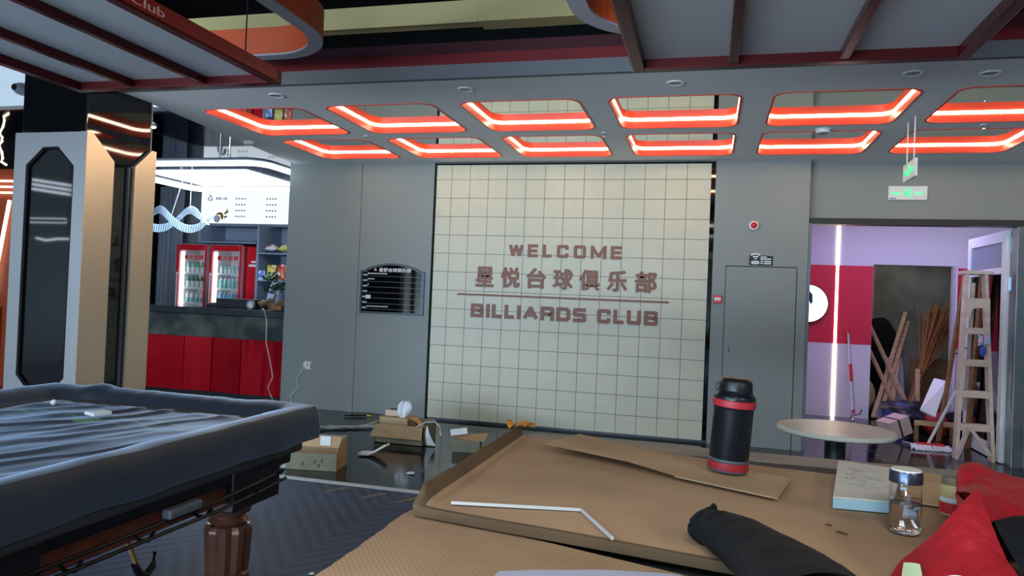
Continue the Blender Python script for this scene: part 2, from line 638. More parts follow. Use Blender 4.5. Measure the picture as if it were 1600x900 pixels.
def ceiling_mesh():
    mb = MB()
    xs = [(-3.96, -3.08), (-2.88, -2.0), (-1.80, -.92), (-.72, .165), (.365, 1.245), (1.44, 2.335), (2.535, 3.42)]
    ys = [(5.0, 5.91), (6.12, 7.015)]
    xc = [-4.02] + [(xs[i][1] + xs[i + 1][0]) / 2 for i in range(6)] + [3.52]
    yc = [4.9, 6.015, 7.08]
    holes = []
    for i, (a, b) in enumerate(xs):
        for j, (c, d) in enumerate(ys):
            R = .10
            loop = []
            for cx, cy, a0 in ((b - R, d - R, 0), (a + R, d - R, 90), (a + R, c + R, 180), (b - R, c + R, 270)):
                loop.append([(cx + R * math.cos(math.radians(a0 + t)), cy + R * math.sin(math.radians(a0 + t))) for t in (0, 22.5, 45, 67.5, 90)])
            holes.append((i, j, [p for l in loop for p in l]))
            oc = [(xc[i + 1], yc[j + 1]), (xc[i], yc[j + 1]), (xc[i], yc[j]), (xc[i + 1], yc[j])]
            lv = [[mb.bm.verts.new((x, y, CZ)) for x, y in l] for l in loop]
            ov = [mb.bm.verts.new((x, y, CZ)) for x, y in oc]
            for q in range(4):
                for t in range(4):
                    mb._f([ov[q], lv[q][t], lv[q][t + 1]])
                mb._f([ov[q], lv[q][4], lv[(q + 1) % 4][0], ov[(q + 1) % 4]])
    x0, x1, y0, y1 = xc[0], xc[-1], yc[0], yc[-1]

    def quad(p):
        mb._f([mb.bm.verts.new((x, y, CZ)) for x, y in p])
    quad([(-4.22, 4.43), (4.6, 4.43), (4.6, y0), (-4.24, y0)])
    quad([(x1, y0), (4.6, y0), (4.6, y1), (x1, y1)])
    quad([(-4.24, y0), (x0, y0), (x0, y1), (-4.48, y1)])
    quad([(-4.48, y1), (4.6, y1), (4.6, 7.7), (-4.52, 7.7)])
    return mb, holes


cm, holes = ceiling_mesh()
ceil = st(cm.build('ceiling', M['ceiling'], o=(0, 6, CZ)))
for p in ceil.data.polygons:
    if p.normal.z > 0:
        p.flip()
st(MB().box(-10, 4.6, -4.6, 12.3, 3.5, 3.6).build('ceiling_void', M['void']))
st(MB().box(-4.22, 4.6, 4.43, 4.47, CZ - .004, CZ + .085).build('trim_2', M['fasciagrey']))
st(MB().box(-4.22, 4.6, 4.435, 4.47, CZ + .085, CZ + .155).build('trim_3', M['darkred']))
st(MB().box(-4.22, 4.6, 4.44, 4.47, CZ + .155, CZ + .23).build('trim_4', M['maroon']))
st(MB().box(-4.24, -4.2, 4.43, 7.3, CZ + .003, CZ + .24).build('trim_5', M['void']))
# outer shell: rear wall with the shopfront opening, side walls
rw = MB()
rw.box(-10, -8.2, -4.7, -4.6, 0, 3.5).box(-.2, 4.6, -4.7, -4.6, 0, 3.5).box(-8.2, -.2, -4.7, -4.6, 0, .45).box(-8.2, -.2, -4.7, -4.6, 2.75, 3.5)
st(rw.build('wall_rear', M['graywall']))
st(MB().box(-10.1, -10, -4.7, 12.3, 0, 3.5).build('wall_left', M['graywall']))
st(MB().box(4.6, 4.7, -4.7, 7.8, 0, 3.5).build('wall_right', M['graywall']))
# the wall straight ahead
st(MB().box(-4.55, -3.671, YW, YW + .1, 0, CZ + .02).build('wall_back', M['graywall'], bevel=.004))
st(MB().box(-3.667, -2.835, YW, YW + .1, 0, CZ + .02).build('wall_back_inner', M['graywall'], bevel=.004))
st(MB().box(-2.9, .06, YW + .05, YW + .12, 0, CZ + .02).build('wall_back_recess', M['blackglass']))
# panel right of the tiles, with a flush service door
st(MB().box(.025, .145, YW, YW + .16, 0, 2.70).box(.785, .87, YW, YW + .16, 0, 2.70).box(.145, .785, YW, YW + .16, 1.692, 2.70).build('wall_back_right', M['graywall']))
st(MB().box(.15, .779, YW + .002, YW + .16, .0, 1.685).build('door_2', M['graywall'], bevel=.003))
st(MB().box(.14, .79, YW + .03, YW + .15, 0, 1.70).build('door_2_gap', M['void']))
lk = MB().box(.196, .208, YW - .004, YW + .003, .87, .915)
tag(lk.build('door_lock', M['greyline'], bevel=.002), 'small metal lock plate on flush grey service door', 'lock')
st(MB().box(.855, 4.6, YW + .12, YW + .22, 2.155, CZ + .03).build('wall_lintel', M['graywall']))
st(MB().box(2.66, 4.6, YW + .12, YW + .22, 0, 2.16).build('wall_doorside', M['graywall']))
st(MB().box(.87, 2.66, YW + .06, YW + .2, 2.105, 2.16).build('trim_6', M['trimdark']))
st(MB().box(.872, .90, YW + .02, YW + .22, 0, 2.105).build('trim_7', M['jambmetal'], bevel=.003))
st(MB().box(2.585, 2.665, YW + .06, YW + .22, 0, 2.105).build('trim_8', M['jambmetal'], bevel=.004))
st(MB().box(-2.79, .02, YW + .005, YW + .03, 0, .022).build('baseboard_back', M['trimdark']))

# feature wall of square tiles
tx = [-2.798, -2.63] + [-2.43 + .199 * i for i in range(12)] + [-.016]
tz = [.024] + [.205 + .1917 * i for i in range(13)] + [2.660]
tm = MB()
G = .0022
for i in range(len(tx) - 1):
    for j in range(len(tz) - 1):
        tm.box(tx[i] + G, tx[i + 1] - G, YW - .03, YW, tz[j] + G, tz[j + 1] - G)
tw = thing('tile_wall', 'cream square tile feature wall with brown club lettering', 'tiled wall', (-1.4, YW - .03, .02))
tw['kind'] = 'structure'
tm.build('tiles', M['tile'], tw)
MB().box(-2.796, -.018, YW - .026, YW + .045, .026, 2.658).build('grout_backing', M['grout'], tw)
TW = YW - .03

# ------------------------------------------------------------------ lettering on the tiles
STROKES = {
    'W': [[(0, 1), (.22, 0), (.5, 1), (.78, 0), (1, 1)]], 'E': [[(1, 1), (0, 1), (0, 0), (1, 0)], [(0, .5), (.92, .5)]],
    'L': [[(0, 1), (0, 0), (1, 0)]], 'C': [[(1, .84), (1, .88), (.88, 1), (.12, 1), (0, .88), (0, .12), (.12, 0), (.88, 0), (1, .12), (1, .16)]],
    'O': [[(.12, 1), (.88, 1), (1, .88), (1, .12), (.88, 0), (.12, 0), (0, .12), (0, .88), (.12, 1)]],
    'M': [[(0, 0), (0, 1), (.5, .08), (1, 1), (1, 0)]],
    'B': [[(0, 0), (0, 1), (.86, 1), (.96, .9), (.96, .62), (.86, .52), (0, .52)], [(.86, .52), (1, .4), (1, .12), (.9, 0), (0, 0)]],
    'I': [[(.5, 0), (.5, 1)]], 'A': [[(0, 0), (.5, 1), (1, 0)], [(.2, .3), (.8, .3)]],
    'R': [[(0, 0), (0, 1), (.86, 1), (1, .88), (1, .56), (.86, .44), (0, .44)], [(.8, .44), (1, .28), (1, 0)]],
    'D': [[(0, 0), (0, 1), (.8, 1), (1, .82), (1, .18), (.8, 0), (0, 0)]],
    'S': [[(.97, 1), (.12, 1), (0, .88), (0, .64), (.12, .52), (.88, .52), (1, .40), (1, .12), (.88, 0), (.03, 0)]],
    'U': [[(0, 1), (0, .12), (.12, 0), (.88, 0), (1, .12), (1, 1)]]}


def stroke_letter(ch, x0, x1, z0, z1, sw, fn, d):
    mb = MB()
    for li, line in enumerate(STROKES[ch]):
        w = x1 - x0 - sw
        pts = [(x0 + sw / 2 + u * w, z0 + sw / 2 + v * (z1 - z0 - sw)) for u, v in line]
        for si, ((ax, az), (bx, bz)) in enumerate(zip(pts, pts[1:])):
            L = math.hypot(bx - ax, bz - az)
            ux, uz = (bx - ax) / L, (bz - az) / L
            straight = abs(ux) < 1e-6 or abs(uz) < 1e-6
            e = sw * (.5 if straight else .18)
            px, pz = -uz * sw / 2, ux * sw / 2
            mb.prism([(ax - ux * e + px, az - uz * e + pz), (bx + ux * e + px, bz + uz * e + pz), (bx + ux * e - px, bz + uz * e - pz), (ax - ux * e - px, az - uz * e - pz)], fn, .001, d + .0004 * ((si + 5 * li) % 7))
    return mb


wf = wallfn(TW)
r1 = thing('welcome_lettering', 'brown raised word WELCOME, topmost line on cream tiles', 'lettering', (-1.4, TW, 1.72))
xs = [-1.982, -1.83, -1.784, -1.68, -1.628, -1.54, -1.484, -1.367, -1.312, -1.192, -1.143, -.989, -.945, -.84]
for i, ch in enumerate('WELCOME'):
    stroke_letter(ch, xs[2 * i], xs[2 * i + 1], 1.720, 1.850, .031, wf, .008).build('letter', M['brown'], r1)
r2 = thing('chinese_lettering', 'row of seven large brown Chinese characters on cream tiles', 'lettering', (-1.4, TW, 1.4))
xs = [-2.33, -2.13, -2.055, -1.853, -1.79, -1.581, -1.515, -1.309, -1.251, -1.043, -.974, -.77, -.702, -.487]
for i, ch in enumerate('星悦台球俱乐部'):
    b_ = MB()
    for k_, (ox, oz) in enumerate(((-.006, 0), (.006, 0), (0, .005), (0, -.005), (0, 0))):
        text_mb(ch, wf, xs[2 * i] + .006 + ox, xs[2 * i + 1] - .006 + ox, 1.407 + oz, 1.607 + oz, .006 + .0006 * k_, .012, b_)
    b_.build('letter', M['brown'], r2)
r3 = thing('club_lettering', 'brown words BILLIARDS CLUB, lowest line on cream tiles', 'lettering', (-1.4, TW, 1.08))
xs = [-2.362, -2.226, -2.197, -2.161, -2.136, -2.034, -2.002, -1.902, -1.872, -1.833, -1.808, -1.652, -1.625, -1.489, -1.465, -1.324, -1.297, -1.164, -1.056, -.923, -.896, -.794, -.764, -.628, -.6, -.465]
for i, ch in enumerate('BILLIARDSCLUB'):
    stroke_letter(ch, xs[2 * i], xs[2 * i + 1], 1.088, 1.228, .037, wf, .008).build('letter', M['brown'], r3)
tag(MB().box(-2.516, -.368, TW - .006, TW - .001, 1.309, 1.329).build('dividing_bar', M['brown']), 'long thin brown bar under the Chinese characters', 'bar')

# ------------------------------------------------------------------ coffer lights in the ceiling
ORD = ['first', 'second', 'third', 'fourth', 'fifth', 'sixth', 'seventh']


def coffer(i, j, loop):
    cx = sum(p[0] for p in loop) / len(loop)
    cy = sum(p[1] for p in loop) / len(loop)
    row = 'front row' if j == 0 else 'rear row near wall'
    t = thing('ceiling_coffer', 'red mirrored light coffer, %s from left in the %s' % (ORD[i], row), 'ceiling light', (cx, cy, CZ), 0, 'recessed ceiling coffers')

    def ring(off, z):
        out = []
        for x, y in loop:
            d = Vector((x - cx, y - cy))
            k = 1 - off / max(abs(d.x), abs(d.y))
            out.append((cx + d.x * k, cy + d.y * k, z))
        return out

    def band(r0, r1, mb):
        A = [mb.bm.verts.new(p) for p in r0]
        B = [mb.bm.verts.new(p) for p in r1]
        n = len(A)
        for q in range(n):
            mb._f([A[q], A[(q + 1) % n], B[(q + 1) % n], B[q]])
    w = MB()
    rs = [ring(.010, CZ - .004), ring(-.004, CZ - .004), ring(-.004, CZ + .08)]
    band(ring(.004, CZ + .08), rs[0], w)
    band(rs[0], rs[1], w)
    band(rs[1], rs[2], w)
    w.build('red_frame', M['red'], t, smooth=30)
    l = MB()
    a = [ring(.0095, CZ + .054), ring(.0085, CZ + .0655)]
    for q in range(1):
        band(a[q], a[q + 1], l)
    l.build('led_strip', M['led'], t)
    m = MB()
    m._f([m.bm.verts.new(p) for p in ring(-.003, CZ + .066)])
    m._f([m.bm.verts.new(p) for p in ring(-.003, CZ + .076)][::-1])
    m.build('mirror_panel', M['mirror'], t)


for i, j, loop in holes:
    coffer(i, j, loop)

# small fittings on the ceiling


def downlight(x, y, label):
    t = thing('downlight', label, 'downlight', (x, y, CZ), 0, 'round recessed downlights')
    MB().lathe([(.036, -.002), (.052, -.008), (.056, -.004), (.056, .002), (.036, .002)], seg=28, cap=False).build('trim_ring', M['white'], t, smooth=40, local=True)
    MB().lathe([(.036, -.001), (.036, .002)], seg=28).build('lens', M['ceilspeaker'], t, local=True)


downlight(-3.06, 4.68, 'round ceiling downlight just right of left lamp corner, leftmost of five')
downlight(-1.63, 4.69, 'round ceiling downlight between the two hanging lamps')
downlight(-.25, 4.71, 'round ceiling downlight beyond the left corner of right lamp')
downlight(1.09, 4.68, 'round ceiling downlight beyond the right corner of right lamp')
downlight(1.5, 4.73, 'round ceiling downlight at far right of the photo')


def sprinkler(x, y, label):
    t = thing('sprinkler_head', label, 'sprinkler', (x, y, CZ), 0, 'sprinkler heads')
    MB().lathe([(.02, -.006), (.022, 0)], seg=16).build('cover_plate', M['white'], t, local=True)
    MB().lathe([(.008, -.03), (.008, -.006)], seg=10).lathe([(.018, -.034), (.018, -.03)], seg=12).build('nozzle', M['chrome'], t, local=True)


sprinkler(-3.0, 6.0, 'small sprinkler head between first and second coffers of the rows')
sprinkler(-.88, 6.03, 'small sprinkler head between third and fourth coffers of the rows')
sprinkler(1.87, 6.0, 'small sprinkler head among the rightmost pair of coffers')


def detector(x, y, label):
    t = thing('smoke_detector', label, 'smoke detector', (x, y, CZ), 0, 'smoke detectors')
    MB().lathe([(.034, -.034), (.05, -.026), (.052, -.010), (.058, -.008), (.058, 0)], seg=28).build('housing', M['white'], t, smooth=30, local=True)
    MB().lathe([(.036, -.0345), (.039, -.033)], seg=20).build('grille', M['ceilspeaker'], t, local=True)


detector(.80, 6.06, 'round white smoke detector above the service door side of ceiling')
detector(-4.30, 6.16, 'round white smoke detector at left edge of the ceiling')

# ------------------------------------------------------------------ signs and fittings on the wall
WF = wallfn(YW)
t = thing('notice_board', 'black arched top notice board on grey wall left of tiles', 'sign', (-3.26, YW, 1.07))


def arch(off):
    x0, x1 = -3.63 + off, -2.893 - off
    z0, zs, zt = 1.075 + off, 1.535 - off, 1.615 - off
    p = [(x0, z0), (x1, z0), (x1, zs - .0), (x1 - .055, zs)]
    xa, xb = x1 - .055, x0 + .055
    for k in range(13):
        u = k / 12
        p.append((xa + (xb - xa) * u, zs + .012 + (zt - zs - .012) * math.sin(math.pi * u) ** .8))
    p += [(x0 + .055, zs), (x0, zs)]
    return p


MB().prism(arch(0), WF, .001, .010).build('backing', M['black'], t)
fr = MB()
A, B = arch(.008), arch(.017)
for i in range(len(A)):
    j = (i + 1) % len(A)
    fr.prism([A[i], A[j], B[j], B[i]], WF, .0095, .0125)
fr.build('border_line', M['greyline'], t)
MB().prism(arch(.02), WF, .0095, .0115).build('face_panel', M['blackglass'], t)
text_mb('星悦台球俱乐部', WF, -3.418, -3.05, 1.522, 1.566, .0135, .02).build('title_text', M['boardtext'], t)
em = MB()
em.prism([(-3.475, 1.532), (-3.445, 1.532), (-3.445, 1.545), (-3.475, 1.545)], WF, .0115, .0135)
em.prism([(-3.472, 1.545), (-3.448, 1.545), (-3.46, 1.565)], WF, .0115, .0135)
em.build('emblem', M['lettergrey'], t)
for k in range(7):
    z = 1.475 - k * .0585
    MB().box(-3.60, -2.925, YW - .013, YW - .0112, z - .002, z + .002).build('row_line', M['greyline'], t)
    tx_ = MB()
    for q in range(3):
        tx_.box(-3.60 + q * .018, -3.586 + q * .018, YW - .0135, YW - .0112, z + .006, z + .018)
    for q in range({0: 11, 1: 4, 2: 1, 6: 12}.get(k, 0)):
        tx_.box(-3.545 + q * .021, -3.531 + q * .021, YW - .0135, YW - .0112, z + .022, z + .034)
    tx_.build('row_text', M['boardtext'], t)
MB().box(-3.566, -3.505, YW - .0135, YW - .011, 1.232, 1.272).build('paper_patch', M['whitepaper'], t)

t = thing('fire_alarm', 'round white fire alarm sounder with red centre on grey wall', 'alarm', (.385, YW, 2.07))
ax = Matrix.Translation((.385, YW, 2.073)) @ Matrix.Rotation(math.radians(90), 4, 'X')
MB().lathe([(.046, .001), (.048, .02), (.040, .034), (.030, .034)], m=ax).build('base', M['white'], t, smooth=40)
MB().lathe([(.030, .030), (.029, .045), (.02, .056), (.004, .060)], m=ax, seg=20).build('dome', M['callred'], t, smooth=50)
t = thing('fire_call_point', 'small square red fire call point beside tile wall', 'alarm', (.08, YW, 1.33))
MB().box(.042, .12, YW - .03, YW - .001, 1.33, 1.405).build('housing', M['callred'], t, bevel=.006)
MB().box(.052, .110, YW - .034, YW - .029, 1.357, 1.385).build('white_label', M['white'], t)
dots = MB()
for k in range(3):
    dots.box(.062 + k * .015, .070 + k * .015, YW - .036, YW - .033, 1.367, 1.374)
dots.build('label_marks', M['callred'], t)

t = thing('wifi_sign', 'black WiFi sign with white icon above the service door', 'sign', (.46, YW, 1.70))
MB().prism([(.355, 1.702), (.566, 1.700), (.566, 1.790), (.463, 1.795), (.452, 1.803), (.425, 1.813), (.40, 1.813), (.375, 1.80), (.355, 1.795)], WF, .001, .006).build('plate', M['black'], t)
ic = MB()
for r0, r1 in ((.0, .016), (.026, .038), (.05, .064)):
    c = (.411, 1.752)
    A = [(c[0] + r1 * math.sin(a), c[1] + r1 * math.cos(a)) for a in [math.radians(-45 + 9 * k) for k in range(11)]]
    B = [(c[0] + r0 * math.sin(a), c[1] + r0 * math.cos(a)) for a in [math.radians(-45 + 9 * k) for k in range(11)]]
    if r0 == 0:
        ic.prism(A + [c], WF, .006, .0075)
    else:
        for k in range(10):
            ic.prism([A[k], A[k + 1], B[k + 1], B[k]], WF, .006, .0075)
ic.build('wifi_icon', M['white'], t)
cp = MB()
cap = [(.388 + .015 * math.cos(math.radians(90 + 18 * k)), 1.727 + .015 * math.sin(math.radians(90 + 18 * k))) for k in range(11)]
cap += [(.432 + .015 * math.cos(math.radians(-90 + 18 * k)), 1.727 + .015 * math.sin(math.radians(-90 + 18 * k))) for k in range(11)]
cp.prism(cap, WF, .006, .0075)
cp.build('capsule', M['white'], t)
text_mb('WiFi', WF, .385, .436, 1.72, 1.735, .009, .01).build('capsule_text', M['black'], t)
bars = MB()
for x0, x1, z0, z1 in ((.456, .51, 1.774, 1.784), (.456, .55, 1.755, 1.766), (.456, .482, 1.735, 1.744), (.456, .482, 1.716, 1.726), (.49, .55, 1.732, 1.744), (.49, .55, 1.713, 1.725)):
    bars.box(x0, x1, YW - .0075, YW - .006, z0, z1)
bars.build('text_lines', M['white'], t)

# running man pictogram with lettering for both exit signs


def exit_face(fn, x0, x1, z0, z1, t, d):
    w, h = x1 - x0, z1 - z0
    mb = MB()

    def P(poly):
        mb.prism([(x0 + u * w, z0 + v * h) for u, v in poly], fn, d, d + .002)
    P([(.44, .70), (.47, .70), (.47, .80), (.44, .80)])
    P([(.40, .50), (.46, .68), (.50, .66), (.45, .46)])
    P([(.42, .50), (.36, .36), (.32, .36), (.32, .30), (.38, .30), (.45, .46)])
    P([(.44, .48), (.50, .36), (.48, .18), (.51, .18), (.535, .38), (.47, .52)])
    P([(.47, .66), (.52, .56), (.55, .58), (.55, .54), (.51, .51), (.455, .62)])
    P([(.56, .18), (.58, .18), (.58, .82), (.40, .82), (.40, .78), (.56, .78)])
    mb.build('running_figure', M['exitgreen'], t)
    text_mb('EXIT', fn, x0 + .66 * w, x0 + .90 * w, z0 + .36 * h, z0 + .58 * h, d + .002, .01).build('exit_text', M['exitgreen'], t)
    text_mb('安全出口', fn, x0 + .08 * w, x0 + .30 * w, z0 + .36 * h, z0 + .60 * h, d + .002, .01).build('chinese_text', M['exitgreen'], t)


t = thing('exit_sign', 'green lit exit sign fixed on wall above the doorway', 'exit sign', (1.71, YW + .12, 2.33))
EF = wallfn(YW + .12)
MB().box(1.55, 1.873, YW + .095, YW + .119, 2.336, 2.464).build('housing', M['white'], t, bevel=.005)
exit_face(EF, 1.55, 1.873, 2.336, 2.464, t, .0255)
mk = MB()
for k in range(4):
    mk.box(1.562 + k * .014, 1.573 + k * .014, YW + .0925, YW + .0955, 2.346, 2.354)
mk.build('maker_marks', M['trimdark'], t)
t = thing('hanging_exit_sign', 'exit sign hanging edge on from ceiling by two rods', 'exit sign', (1.345, 5.8, 2.24))
HF = lambda u, v, d: (1.352 - d, u, v)
MB().box(1.343, 1.361, 5.63, 5.96, 2.258, 2.385).build('housing', M['white'], t, bevel=.004)
exit_face(lambda u, v, d: (1.344 - d, 11.59 - u, v), 5.63, 5.96, 2.258, 2.385, t, .001)
for y in (5.70, 5.89):
    MB().tube([(1.352, y, 2.38), (1.352, y, CZ)], .0045).build('rod', M['white'], t)

t = thing('wall_socket', 'white wall socket low on the left grey wall', 'socket', (-4.22, YW, .42))
MB().box(-4.262, -4.176, YW - .012, YW - .001, .428, .512).build('plate', M['white'], t, bevel=.004)
MB().box(-4.188, -4.178, YW - .0135, YW - .010, .44, .50).build('rocker', M['greyline'], t)
tag(MB().box(-4.252, -4.21, YW - .05, YW - .0122, .46, .50).tube([(-4.24, YW - .04, .47), (-4.29, YW - .03, .39), (-4.335, YW - .03, .31), (-4.315, YW - .03, .22), (-4.40, YW - .035, .13), (-4.375, YW - .05, .06), (-4.42, YW - .08, .012), (-4.47, YW - .12, .008), (-4.45, YW - .25, .007)], .004, 6).build('charger_cable', M['white'], smooth=40), 'white plug and thin cable dropping from the wall socket', 'cable')

# ------------------------------------------------------------------ column
def col_ring(mb, poly_out, poly_in, fn, d0, d1):
    n = len(poly_out)
    for i in range(n):
        j = (i + 1) % n
        mb.prism([poly_out[i], poly_out[j], poly_in[j], poly_in[i]], fn, d0, d1)


t = thing('column', 'square black glass column with silver and champagne metal surrounds', 'column', (-4.5, 4.47, 0))
MB().box(-4.77, -4.21, 4.17, 4.78, 0, 3.5).build('glass_core', M['blackglass'], t, bevel=.006)
FF = lambda u, v, d: (u, 4.17 - d, v)
SF = lambda u, v, d: (-4.21 + d, u, v)
out_ = [(-4.80, .0), (-4.80, 2.328), (-4.182, 2.328), (-4.182, .0)]
fm = MB()
# front surround: stiles, head with the chamfered opening, foot
fm.prism([(-4.80, .50), (-4.695, .62), (-4.695, 2.10), (-4.80, 2.328)], FF, -.03, .022)
fm.prism([(-4.80, 2.328), (-4.695, 2.10), (-4.55, 2.225), (-4.42, 2.227), (-4.182, 2.328)], FF, -.03, .022)
fm.prism([(-4.42, 2.227), (-4.278, 2.09), (-4.182, 2.328)], FF, -.03, .022)
fm.prism([(-4.278, 2.09), (-4.278, .62), (-4.182, .50), (-4.182, 2.328)], FF, -.03, .022)
fm.prism([(-4.80, .50), (-4.80, 0), (-4.182, 0), (-4.182, .50), (-4.278, .62), (-4.35, .545), (-4.62, .545), (-4.695, .62)], FF, -.03, .022)
fm.build('front_surround', M['silver'], t)
op = [(-4.695, .62), (-4.695, 2.10), (-4.55, 2.225), (-4.42, 2.227), (-4.278, 2.09), (-4.278, .62), (-4.35, .545), (-4.62, .545)]
oi = [(-4.678, .63), (-4.678, 2.09), (-4.545, 2.207), (-4.425, 2.209), (-4.295, 2.083), (-4.295, .63), (-4.356, .562), (-4.612, .562)]
tr = MB()
col_ring(tr, op, oi, FF, .002, .014)
tr.build('opening_trim', M['blackmetal'], t)
sm = MB()
sm.prism([(4.15, 0), (4.15, 2.33), (4.20, 2.33), (4.40, 2.165), (4.40, 0)], SF, -.03, .032)
sm.prism([(4.60, 0), (4.60, 2.165), (4.765, 2.318), (4.812, 2.318), (4.812, 0)], SF, -.03, .032)
sm.build('side_surround', M['champagne'], t)
tr = MB()
tr.box(-4.215, -4.19, 4.552, 4.566, 0, 2.15)
tr.build('side_strip', M['greyline'], t)
MB().tube([(-4.208, 4.168, 2.33), (-4.208, 4.168, 2.72)], .006, 6).build('corner_bead', M['chrome'], t)
MB().tube([(-4.208, 4.782, 2.32), (-4.208, 4.782, 2.69)], .005, 6).build('corner_bead', M['champagne'], t)

# ------------------------------------------------------------------ lamps over the billiard tables


def table_lamp(name, label, x0, x1, divs, y0, y1, lettered):
    z0, z1 = 2.15, 2.205
    t = thing(name, label, 'billiard lamp', ((x0 + x1) / 2, (y0 + y1) / 2, z0), 0, 'long lamps hung over the billiard tables')
    w = .042
    MB().box(x0, x0 + w, y0, y1, z0, z1).box(x1 - w, x1, y0, y1, z0, z1).box(x0 + w, x1 - w, y1 - w, y1, z0, z1).box(x0 + w, x1 - w, y0, y0 + w, z0, z1).build('frame', M['lampframe'], t, bevel=.003)
    e = [x0 + w] + [v for d in divs for v in (d - .016, d + .016)] + [x1 - w]
    for d in divs:
        MB().box(d - .016, d + .016, y0 + w, y1 - w, z0 + .004, z0 + .034).build('divider', M['lampframe'], t, bevel=.003)
    for k in range(0, len(e), 2):
        MB().box(e[k] - .006, e[k + 1] + .006, y0 + w, y1 - w, z0 + .036, z1 - .004).build('diffuser', M['diffuser'], t)
    for sx in ((x1, 1), (x0, -1)):
        fn = lambda u, v, d, sx=sx: (sx[0] + sx[1] * d, u, v)
        MB().prism([(y0 + .03, z0 + .006), (y1 - .045, z0 + .006), (y1 - .045, z1 + .002), (y0 + .03, z1 + .002)], fn, .0005, .004).build('side_panel', M['lampside'], t)
    if lettered:
        fn = lambda u, v, d: (x1 + d, u, v)
        text_mb('Billiards Club', fn, 1.60, 2.025, z0 + .016, z1 - .010, .0055, .004).build('lettering', M['lettergrey'], t)
    for yy in (y0 + .35, y1 - .17):
        for xx in (x0 + .12, x1 - .06):
            MB().tube([(xx, yy, z1), (xx, yy, z1 + .03), (xx, yy, 3.5)], .003, 6).lathe([(.014, 0), (.014, .012), (.006, .03)], (xx, yy, z1), 10).build('hanging_wire', M['black'], t)
    return t


table_lamp('billiard_lamp', 'long grey panel lamp with maroon frame above black covered table', -2.79, -1.757, [-2.473, -2.105], .15, 2.72, True)
table_lamp('billiard_lamp', 'long grey panel lamp with maroon frame above cardboard covered table', -.297, .803, [.054, .414], .15, 2.74, False)

# rounded rings and duct in the open ceiling


def ceiling_ring(label, x0, x1, y0, y1, z0, z1, R, band):
    t = thing('ceiling_ring', label, 'ceiling ornament', ((x0 + x1) / 2, (y0 + y1) / 2, z0), 0, 'rounded orange ceiling rings')

    def loop(o):
        p = []
        r = R - o
        for cx, cy, a0 in ((x1 - R, y1 - R, 0), (x0 + R, y1 - R, 90), (x0 + R, y0 + R, 180), (x1 - R, y0 + R, 270)):
            p += [(cx + r * math.cos(math.radians(a0 + 9 * k)), cy + r * math.sin(math.radians(a0 + 9 * k))) for k in range(11)]
        return p
    a, b = loop(0), loop(band)
    s, g = MB(), MB()
    fn = lambda u, v, d: (u, v, d)
    for i in range(len(a)):
        j = (i + 1) % len(a)
        if a[i] == a[j]:
            continue
        s.prism([a[i], a[j], b[j], b[i]], fn, z0 + .01, z1)
        g.prism([a[i], a[j], b[j], b[i]], fn, z0, z0 + .0098)
    s.build('orange_band', M['orange'], t, smooth=30)
    g.build('grey_edge', M['ringgrey'], t)
    for xx, yy in ((x0 + band / 2, (y0 + y1) / 2), (x1 - band / 2, (y0 + y1) / 2)):
        MB().tube([(xx, yy, z1), (xx, yy, 3.5)], .004, 6).build('hanger_rod', M['black'], t)


ceiling_ring('orange rounded ceiling ring with grey edge above the left lamp', -3.5, -1.955, .6, 3.69, 2.60, 2.76, .42, .075)
ceiling_ring('orange rounded ceiling ring with grey edge behind the right lamp', -.645, 1.1, .6, 3.64, 2.60, 2.76, .42, .085)
t = thing('cable_duct', 'beige boxed duct running across the dark open ceiling', 'duct', (-1.5, 4.36, 3.0))
MB().box(-4.2, -1.43, 4.30, 4.42, 3.0, 3.13).build('duct_length', M['beige'], t, bevel=.004)
MB().box(-1.428, 2.5, 4.28, 4.43, 2.985, 3.145).build('duct_sleeve', M['beige'], t, bevel=.004)
MB().box(-4.2, -1.43, 4.285, 4.30, 2.985, 3.012).build('lower_lip', M['beige'], t)

# ------------------------------------------------------------------ left billiard table under a black cover


